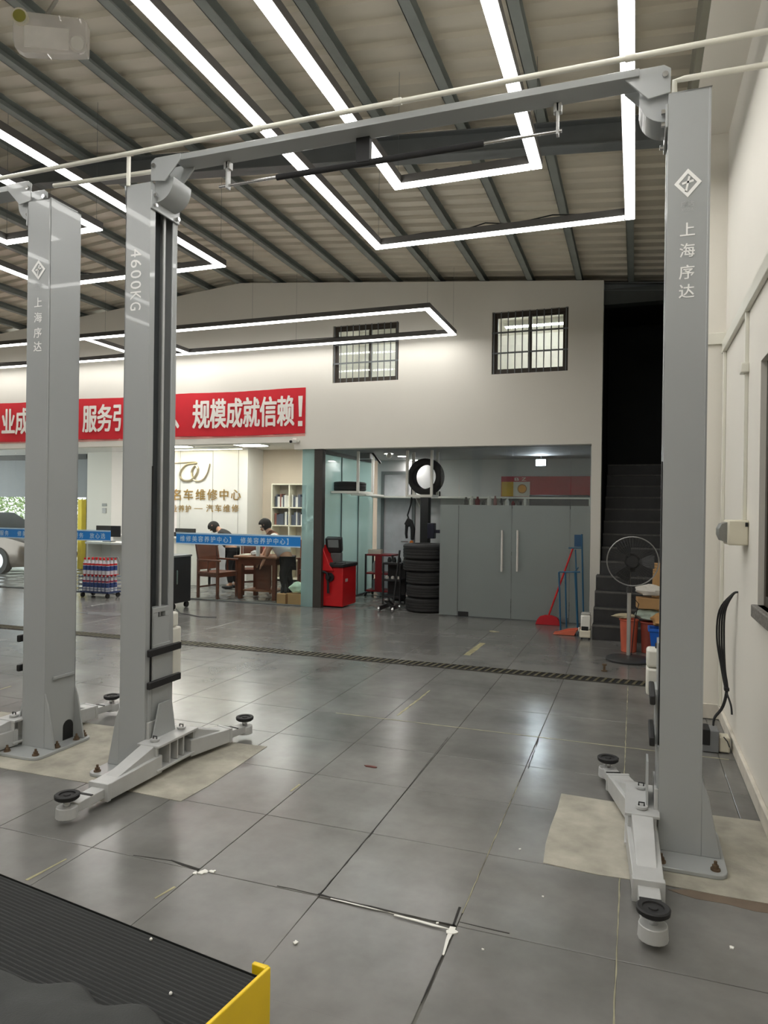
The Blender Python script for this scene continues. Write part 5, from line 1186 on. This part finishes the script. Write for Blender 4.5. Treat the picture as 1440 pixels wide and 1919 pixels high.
    mb.add([h+x_*.118 for x_ in vs], keep); hr = build(mb, 'hair', hair_m, t); so = hr.modifiers.new('th', 'SOLIDIFY'); so.thickness = .02
    # face
    fc = J['head']+face_dir*.088; sd = face_dir.cross(up_).normalized()
    build(MB().ball(fc+up_*-.01+face_dir*.008, .02, (1, 1, 1.2), 8, 6), 'nose', SKIN, t)
    for s_ in (-1, 1):
        build(MB().ball(fc+sd*.034*s_+up_*.022-face_dir*.004, .011, n=8, m=6), 'eye', mat('eye', (30, 26, 24), .2), t); build(MB().ball(J['head']+sd*.098*s_, .026, (.6, .8, 1.1), 8, 6), 'ear', SKIN, t)
    build(MB().ball(fc-up_*.042, .018, (1.2, 1.2, .4), 8, 6), 'mouth', mat('lips', (150, 90, 84), .5), t)
    return t
yq = 11.08
O = lambda u_, v_, y: onY(u_, v_, y)
J = dict(pel=O(541, 1047, yq), che=O(517, 1013, yq), nec=O(505, 997, yq), head=O(498, 985, yq), shl=O(512, 1010, yq-.15), shr=O(512, 1007, yq+.15), ell=O(503, 1034, yq-.20), elr=O(498, 1032, yq+.14), wrl=O(494, 1052, yq-.22), wrr=O(488, 1050, yq+.05), hipl=O(540, 1054, yq-.09), hipr=O(540, 1053, yq+.09), face=Vector((-.9, -.3, 0)).normalized(), look=Vector((-.75, -.25, -.6)).normalized())
for s_, dy in (('l', -.1), ('r', .1)):
    J['kn'+s_] = Vector((J['pel'].x-.06, yq+dy, .46)); J['an'+s_] = Vector((J['pel'].x+.02, yq+dy, .08))
person('person in a white short-sleeved shirt and dark trousers leaning over the tea table', J, HAIR, WCLOTH, DCLOTH, .5)
yq = 12.18
J = dict(pel=O(436, 1028, yq), che=O(420, 1000, yq), nec=O(411, 992, yq), head=O(402, 988, yq), shl=O(416, 1001, yq-.15), shr=O(416, 998, yq+.15), ell=O(408, 1018, yq-.18), elr=O(408, 1016, yq+.16), wrl=O(396, 1026, yq-.2), wrr=O(396, 1026, yq+.05), hipl=O(436, 1036, yq-.09), hipr=O(436, 1034, yq+.09), face=Vector((-.95, -.2, 0)).normalized(), look=Vector((-.8, -.25, -.5)).normalized())
for s_, dy in (('l', -.1), ('r', .1)):
    J['kn'+s_] = Vector((J['pel'].x-.03, yq+dy, .46)); J['an'+s_] = Vector((J['pel'].x+.03, yq+dy, .08))
person('person in a dark long-sleeved jacket bending towards the end of the reception counter', J, HAIR, DCLOTH, DCLOTH, 1)
# bottle trolley
p = onZ(200, 1117); cx, cy = p.x, 10.05; t = thing('bottle_trolley', (cx, cy, 0), 'blue wire trolley loaded with rows of bottles beside the left lift post', 'trolley')
build(BX(cx-.30, cx+.32, cy-.16, cy+.16, .09, .115), 'deck', mat('navy_deck', (40, 56, 92), .5), t)
for k in range(4): build(MB().tube([(cx-.31, cy-.17, .16+.07*k), (cx+.33, cy-.17, .16+.07*k), (cx+.33, cy+.17, .16+.07*k), (cx-.31, cy+.17, .16+.07*k)], .005, 6, closed=True), 'wire_rail', mat('navy_wire', (52, 70, 110), .4), t)
for k in range(9): build(MB().cyl((cx-.31+.08*k, cy-.17, .1), (cx-.31+.08*k, cy-.17, .40), .0045, n=6), 'wire_upright', MATS['navy_wire'], t)
for a in (-.26, .28):
    for b in (-.13, .13): build(MB().cyl((cx+a-.015, cy+b, .045), (cx+a+.015, cy+b, .045), .042), 'castor', BLACK, t)
build(MB().tube([(cx-.28, cy+.14, .4), (cx-.28, cy+.14, .62), (cx-.24, cy+.14, .68), (cx+.26, cy+.14, .70), (cx+.3, cy+.14, .62), (cx+.3, cy+.14, .4)], .012, 8), 'push_handle', mat('grey_metal', (120, 122, 124), .45), t)
bm_ = MB().lathe([(0, 0), (.033, 0), (.033, .19), (.014, .245), (.014, .26), (0, .26)], (0, 0, 0), 12).mesh('b'); finish(bm_, mat('clear_white_bottle', (206, 208, 214), .3), 0, True)
cm = MB().lathe([(0, .255), (.019, .255), (.019, .285), (0, .285)], (0, 0, 0), 10).mesh('c'); finish(cm, RED, 0, True); lm = MB().lathe([(.0335, .07), (.0342, .07), (.0342, .15), (.0335, .15)], (0, 0, 0), 12, closed=True).mesh('l'); finish(lm, mat('navy_label', (50, 72, 130), .5), 0, True)
rl = MB().lathe([(.0335, .16), (.0342, .16), (.0342, .19), (.0335, .19)], (0, 0, 0), 12, closed=True).mesh('l2'); finish(rl, RED, 0, True)
for lay, (zz, lab) in enumerate(((.116, 'lower'), (.41, 'upper'))):
    if lay: build(BX(cx-.28, cx+.30, cy-.13, cy+.13, .402, .409), 'tray', RED, t)
    for i in range(7):
        for j in range(3 if lay == 0 else 3):
            o = bpy.data.objects.new('bottle', None); COL.objects.link(o); o.location = (cx-.25+.083*i, cy-.095+.095*j, zz)
            tag(o, 'red-capped clear bottle with a blue label in the %s layer of the trolley' % lab, 'bottle', 'bottles in the %s trolley layer' % lab)
            for me, nm in ((bm_, 'bottle_body'), (cm, 'cap'), (lm, 'label'), (rl, 'neck_label')): share(me, nm, (0, 0, 0), o)
# cone with plant next to it
p = onZ(163, 1090); t = tag(build(MB().lathe([(0, .003), (.16, .003), (.16, .03), (.11, .04), (.035, .62), (0, .62)], (p.x, 11.3, 0), 20), 'traffic_cone', mat('faded_red_cone', (156, 72, 62), .6, var=.15)), 'faded red traffic cone behind the bottle trolley', 'cone')
potted((p.x-.2, 11.6, .004), 'low yellow-green potted plant beside the faded cone', .12, .22, pm=mat('tan_pot', (170, 150, 110), .7))
t = thing('service_desk', (-9.2, 11.4, 0), 'white service desk with a black screen behind the bottle trolley', 'desk')
build(BX(-10.3, -8.7, 11.2, 11.7, .86, .90), 'top', WHITE, t); build(BX(-10.28, -10.24, 11.22, 11.68, .004, .86), 'side_panel', WHITE, t); build(BX(-8.76, -8.72, 11.22, 11.68, .004, .86), 'side_panel', WHITE, t); build(BX(-10.24, -8.76, 11.6, 11.62, .1, .86), 'modesty_panel', WHITE, t)
monitor(-9.9, 11.4, .902, .1, 'wide black screen on the white desk behind the bottle trolley', .55, .22)
# black drawer unit by second post
p = onZ(326, 1142); cx, cy = p.x-.18, 9.42; t = thing('drawer_trolley', (cx, cy, 0), 'black drawer trolley with steel handles half hidden behind the post marked 4600KG', 'tool trolley')
build(BX(cx-.25, cx+.25, cy-.2, cy+.25, .10, .82), 'cabinet', mat('near_black', (34, 33, 35), .5), t, bevel=.008); build(BX(cx-.26, cx+.26, cy-.21, cy+.26, .82, .85), 'top', STEEL, t, bevel=.004)
for k in range(4):
    zz = .14+.165*k; d_ = build(BX(cx-.23, cx+.23, cy-.212, cy-.20, zz, zz+.15), 'drawer', BLACK, t, bevel=.003); build(BX(cx-.18, cx+.18, cy-.222, cy-.212, zz+.115, zz+.13), 'handle', CHROME, d_)
build(BX(cx+.25, cx+.262, cy-.15, cy-.11, .40, .62), 'side_handle', CHROME, t)
for a in (-.2, .2):
    for b in (-.15, .2): build(MB().cyl((cx+a-.018, cy+b, .05), (cx+a+.018, cy+b, .05), .048), 'castor', BLACK, t)
p = onZ(345, 1152); tag(build(MB().tube([(p.x-.25, p.y+.15, .05), (p.x-.1, p.y+.05, .01), (p.x+.1, p.y, .008), (p.x+.35, p.y-.1, .008), (p.x+.6, p.y-.05, .008)], .007, 6), 'air_hose', mat('grey_hose', (90, 90, 92), .6)), 'thin grey hose trailing on the floor from the black drawer trolley', 'hose')
# left side: roller shutter, yellow post, thermostat, car, hedge outside
p0 = onY(163, 1000, 14.5)
sh = bpy.data.objects.new('door_4', None); COL.objects.link(sh); sh.location = (-15.5, 14.6, 1.8); struct(sh, 'half-raised grey roller shutter at the far left')
sl = MB().prism([(0, 0), (.02, .02), (.022, .05), (.012, .08), (0, .085)], 0, -3.1, 3.1).mesh('slat'); finish(sl, mat('shutter_grey', (118, 121, 122), .5, metal=.1, var=.05), 0, True)
for k in range(15): share(sl, 'slat', Vector((-16.4, 14.6, 1.83+.085*k))-sh.location, sh)
build(BX(-13.32, -13.22, 14.5, 14.75, 0, 2.95), 'guide_rail', STEEL, sh); build(BX(-19.5, -13.2, 14.5, 14.8, 2.82, 2.95), 'shutter_box', mat('dark_shutter_box', (72, 72, 70), .6), sh)
struct(build(BX(-13.2, -12.5, 14.5, 14.7, 0, 2.95), 'wall_lobby_end', WALL, smooth=False), 'white pier beside the roller shutter')
p = onY(150, 960, 14.3); tag(build(BX(p.x-.06, p.x+.07, 14.28, 14.44, .004, onY(150, 936, 14.3).z), 'yellow_post', mat('yellow_board', (240, 214, 60), .6), bevel=.01), 'tall yellow board beside the roller shutter', 'board')
p = onY(195, 952, 13.18); t = thing('wall_thermostat', (p.x, 14.1, p.z), 'pair of small grey switch plates on the white lobby wall', 'switch')
p = onY(195, 948, 14.08); build(BX(p.x-.07, p.x+.07, 14.085, 14.1, p.z-.01, p.z+.06), 'plate', mat('grey_plastic', (140, 140, 134), .35), t, bevel=.004); build(BX(p.x-.06, p.x+.06, 14.08, 14.1, p.z-.18, p.z-.05), 'dial_plate', mat('pale_grey_plate', (170, 168, 164), .4), t, bevel=.004)
# car: lofted sections along its length (front towards +X)
cxf, cyc = -13.0, 13.2; t = thing('parked_car', (cxf-2.2, cyc, 0), 'tan and dark grey car parked behind the glazing at the far left', 'car')
sec = [(0, .30, .55, .62, .70), (-.12, .20, .74, .78, .80), (-.5, .17, .84, .86, .86), (-1.1, .17, .94, .88, .87), (-1.6, .17, .98, .88, .87), (-3.6, .17, 1.0, .88, .87), (-4.2, .2, .98, .84, .82), (-4.4, .32, .8, .76, .74)]
mb = MB(); vs = []; 
for dx, zb, zt_, hw, hw2 in sec:
    prof = [(-hw2*.9, zb), (-hw2, zb+.12), (-hw, zb+(zt_-zb)*.6), (-hw*.9, zt_-.03), (-hw*.6, zt_), (hw*.6, zt_), (hw*.9, zt_-.03), (hw, zb+(zt_-zb)*.6), (hw2, zb+.12), (hw2*.9, zb)]
    vs += [(cxf+dx, cyc+a, b) for a, b in prof]
n = 10; fs = [(i*n+k, i*n+(k+1) % n, (i+1)*n+(k+1) % n, (i+1)*n+k) for i in range(len(sec)-1) for k in range(n)]+[tuple(range(n)), tuple(range(len(sec)*n-1, (len(sec)-1)*n-1, -1))]
body = build(mb.add(vs, fs), 'body', mat('tan_car_paint', (104, 92, 82), .25, metal=.5, var=.04, coat=.6), t)
build(MB().add([(cxf+dx, cyc+s_*hw, z) for dx, z, hw in ((-1.15, .95, .74), (-1.95, 1.42, .58), (-3.3, 1.44, .58), (-4.1, .99, .7)) for s_ in (-1, 1)], [(0, 1, 3, 2), (2, 3, 5, 4), (4, 5, 7, 6), (0, 2, 4, 6), (1, 7, 5, 3), (0, 6, 7, 1)]), 'cabin', mat('car_glass_dark', (40, 44, 46), .08, coat=.5), t)
for dx in (-.85, -3.55):
    for s_ in (-1, 1):
        wv = build(MB().cyl((cxf+dx, cyc+s_*.72, .32), (cxf+dx, cyc+s_*.90, .32), .315, n=26), 'wheel', TYRE, t); build(MB().cyl((cxf+dx, cyc+s_*.9, .32), (cxf+dx, cyc+s_*.908, .32), .2, n=20), 'rim', CHROME, wv)
for s_ in (-1, 1): build(MB().ball((cxf-.10, cyc+s_*.62, .66), .1, (.8, 1.4, .7)), 'headlamp', mat('lamp_lens', (210, 212, 214), .1, coat=1), t)
build(BX(cxf-.03, cxf+.02, cyc-.4, cyc+.4, .44, .56), 'grille', BLACK, t, bevel=.01); build(MB().ball((cxf-1.35, cyc-.98, 1.0), .1, (.6, 1, .7)), 'mirror', mat('near_black', (34, 33, 35), .5), t)
# outside: ground, hedge
gd = build(BX(-30, -10, 16.5, 32, -.2, -.01), 'floor_outside', mat('pale_paving', (190, 188, 180), .9)); struct(gd, 'pale paving outside the shutter')
random.seed(11); mb = MB()
for k in range(5200):
    x = random.uniform(-26, -17); y = 20.7+random.uniform(-.5, .5); z = random.uniform(.9, 3.4)*random.uniform(.7, 1); a = random.uniform(0, 6.28); b = random.uniform(-1, 1); s_ = random.uniform(.05, .11)
    d = Vector((math.cos(a)*math.cos(b), math.sin(a)*math.cos(b), math.sin(b))); n_ = d.orthogonal().normalized(); c = Vector((x, y, z)); mb.add([c, c+d*s_+n_*s_*.4, c+d*s_*2, c+d*s_-n_*s_*.4], [(0, 1, 2, 3)])
hd_ = build(mb, 'hedge', mat('sunlit_leaf', (120, 138, 90), .6, var=.4, scale=3), smooth=False); tag(hd_, 'pale green leafy hedge outside beyond the roller shutter', 'hedge', kind='stuff')
struct(build(BX(-27, -16, 21.7, 21.9, 0, 1.3), 'wall_garden', mat('white_garden_wall', (224, 224, 220), .8), smooth=False), 'white garden wall outside')

# ================================================================== FOREGROUND
TRZ = math.radians(-8.0); TC = Vector((-.560, 1.002, 0))
t = thing('rubber_topped_trolley', (-.578, 1.06, 0), 'yellow steel trolley with a ribbed black rubber top in the foreground', 'trolley')
TX1, TXL, TYF, TYN, TZ = -.578, -1.75, 1.06, .30, .85
mb = MB(); pts = []; y = TYN
while y < TYF-.012: pts += [(y, TZ), (y+.0028, TZ+.0022), (y+.0052, TZ+.0022), (y+.008, TZ)]; y += .008
pts += [(TYF-.008, TZ+.004), (TYF, TZ-.002), (TYF, TZ-.03), (TYN, TZ-.03)]
poly = pts
vs = [(TXL, a, b) for a, b in poly]+[(TX1, a, b) for a, b in poly]; n = len(poly)
mb.add(vs, [(i, (i+1) % n, (i+1) % n+n, i+n) for i in range(n)]); 
RUB = mat('ribbed_rubber', (25, 27, 26), .7, var=.12, scale=14)
build(mb, 'rubber_mat', RUB, t, smooth=False)
e = .006
mb = MB(); mb.prism([(TYN, .12), (TYF+.02, .12), (TYF+.02, TZ+.004), (TYN, TZ+.004)], 0, TX1+.002, TX1+.002+e); mb.box(TX1-.025, TX1+.002, TYF+.012, TYF+.02, .12, TZ+.004)
build(mb, 'end_panel', YEL, t, bevel=.0015)
mb = MB(); mb.box(TXL-.008, TXL-.002, TYN, TYF+.02, .12, TZ+.004); mb.box(TXL, TX1, TYF+.002, TYF+.011, .2, TZ-.035); mb.box(TXL, TX1, TYN, TYF, .2, .21)
build(mb, 'body_panel', YEL, t)
for a in (TXL+.08, TX1-.08):
    for b in (TYN+.08, TYF-.08): build(MB().cyl((a-.02, b, .06), (a+.02, b, .06), .057).box(a-.03, a+.03, b-.03, b+.03, .11, .125), 'castor', BLACK, t)
t.location = TC; t.rotation_euler = (0, 0, TRZ)
# jacket heap lying on the mat
nx, ny = 70, 36; vs = []
def jz(a, b):
    x_, y_ = a*7, b*5
    f = .5*math.sin(x_*1.3+1.1*math.sin(y_*1.1))+.35*math.sin(y_*2.1+x_*.8+1)+.25*math.sin(x_*2.9-y_*1.7)+.12*math.sin(x_*5.3+y_*4.1)
    ed = min(1, 5*min(a, 1-a, 1-b, b)+.0); return max(.0, ed)**.5*(.034+.028*f)
edge = [(-1.25, .80), (-.93, .845), (-.90, .857), (-.835, .872), (-.777, .862), (-.72, .857), (-.66, .858), (-.61, .852), (-.585, .83)]
def far_edge(a):
    x_ = edge[0][0]+(edge[-1][0]-edge[0][0])*a
    for (xa, ya), (xb, yb_) in zip(edge, edge[1:]):
        if xa <= x_ <= xb+1e-9: return x_, ya+(yb_-ya)*(x_-xa)/(xb-xa)
    return edge[-1]
for j in range(ny+1):
    for i in range(nx+1):
        a, b = i/nx, j/ny; x_, y1 = far_edge(a); y1 += .010*math.sin(a*31)
        vs.append((x_+.010*math.sin(b*14), .42+(y1-.42)*b, TZ+.0045+jz(a, b)))
fs = [(j*(nx+1)+i, j*(nx+1)+i+1, (j+1)*(nx+1)+i+1, (j+1)*(nx+1)+i) for j in range(ny) for i in range(nx)]
jk = build(MB().add(vs, fs), 'jacket', mat('dark_grey_jacket', (54, 56, 55), .8, var=.12, scale=20, bump=.15, bscale=300)); tag(jk, 'crumpled dark grey jacket lying on the ribbed rubber top', 'jacket')
so = jk.modifiers.new('th', 'SOLIDIFY'); so.thickness = .003; so.offset = 1
for k, (u_, v_) in enumerate(((283, 1765), (320, 1867))):
    p = onZ(u_, v_, TZ); tag(build(MB().ball((p.x, p.y, TZ+.0045), .0028, n=8, m=6), 'lint_speck', PLASTER), 'tiny pale speck on the ribbed rubber top', 'speck', 'specks on the rubber top')
# emergency lamp under a purlin
c = onZ(97, 68, 4.93); t = thing('emergency_lamp', (c.x, c.y, 4.93), 'pale translucent twin-head emergency lamp fixed under a roof purlin', 'lamp')
R = Euler((0, 0, YAW+.12)).to_matrix(); ac = glassmat('acrylic', (.95, .93, .91), diff=(.95, .93, .9), dfac=.49); L_ = lambda x_, y_, z_: c+R@Vector((x_, y_, z_))
poly = [(-.25, .14), (.22, .125), (.25, .10), (.25, -.12), (.1, -.14), (-.18, -.15), (-.235, -.12), (-.25, -.06)]
mb = MB(); n = len(poly); mb.add([L_(a, y_, b) for y_ in (-.04, .04) for a, b in poly], [tuple(range(n)), tuple(range(2*n-1, n-1, -1))]+[(i, i+n, (i+1) % n+n, (i+1) % n) for i in range(n)])
build(mb, 'housing', ac, t, bevel=.01)
build(MB().obox(L_(-.02, -.042, -.04), (.30, .004, .15), R), 'front_plate', mat('pale_plate2', (236, 232, 226), .4), t)
build(MB().cyl(L_(-.19, -.03, .08), L_(-.19, -.075, .075), .05, .055, 20), 'lamp_head', CREAM, t); build(MB().cyl(L_(-.19, -.075, .075), L_(-.19, -.08, .075), .043, n=20), 'lens', mat('olive_lens', (150, 146, 60), .15, coat=1), t)
build(MB().cyl(L_(.2, -.03, -.07), L_(.2, -.08, -.085), .055, .06, 20), 'lamp_head', ac, t); build(MB().cyl(L_(.2, -.08, -.085), L_(.2, -.085, -.087), .045, n=20), 'lens', mat('clear_lens', (200, 198, 192), .1, metal=.6), t)
build(MB().bar(L_(-.05, 0, .12), Vector((c.x-.02, c.y+.05, zp(c.x)+.002)), .06, .02), 'bracket', mat('bracket_pale', (170, 168, 160), .5), t)

# small white switch on the stairwell wall
p = onY(1167, 984, 12.74); t = thing('light_switch', (p.x, 12.75, p.z), 'narrow white switch strip on the dark stairwell wall', 'switch')
build(BX(p.x-.035, p.x+.035, 12.735, 12.75, p.z-.12, p.z+.1), 'plate', WHITE, t, bevel=.003); build(BX(p.x-.02, p.x+.02, 12.731, 12.735, p.z-.03, p.z+.03), 'rocker', CREAM, t)
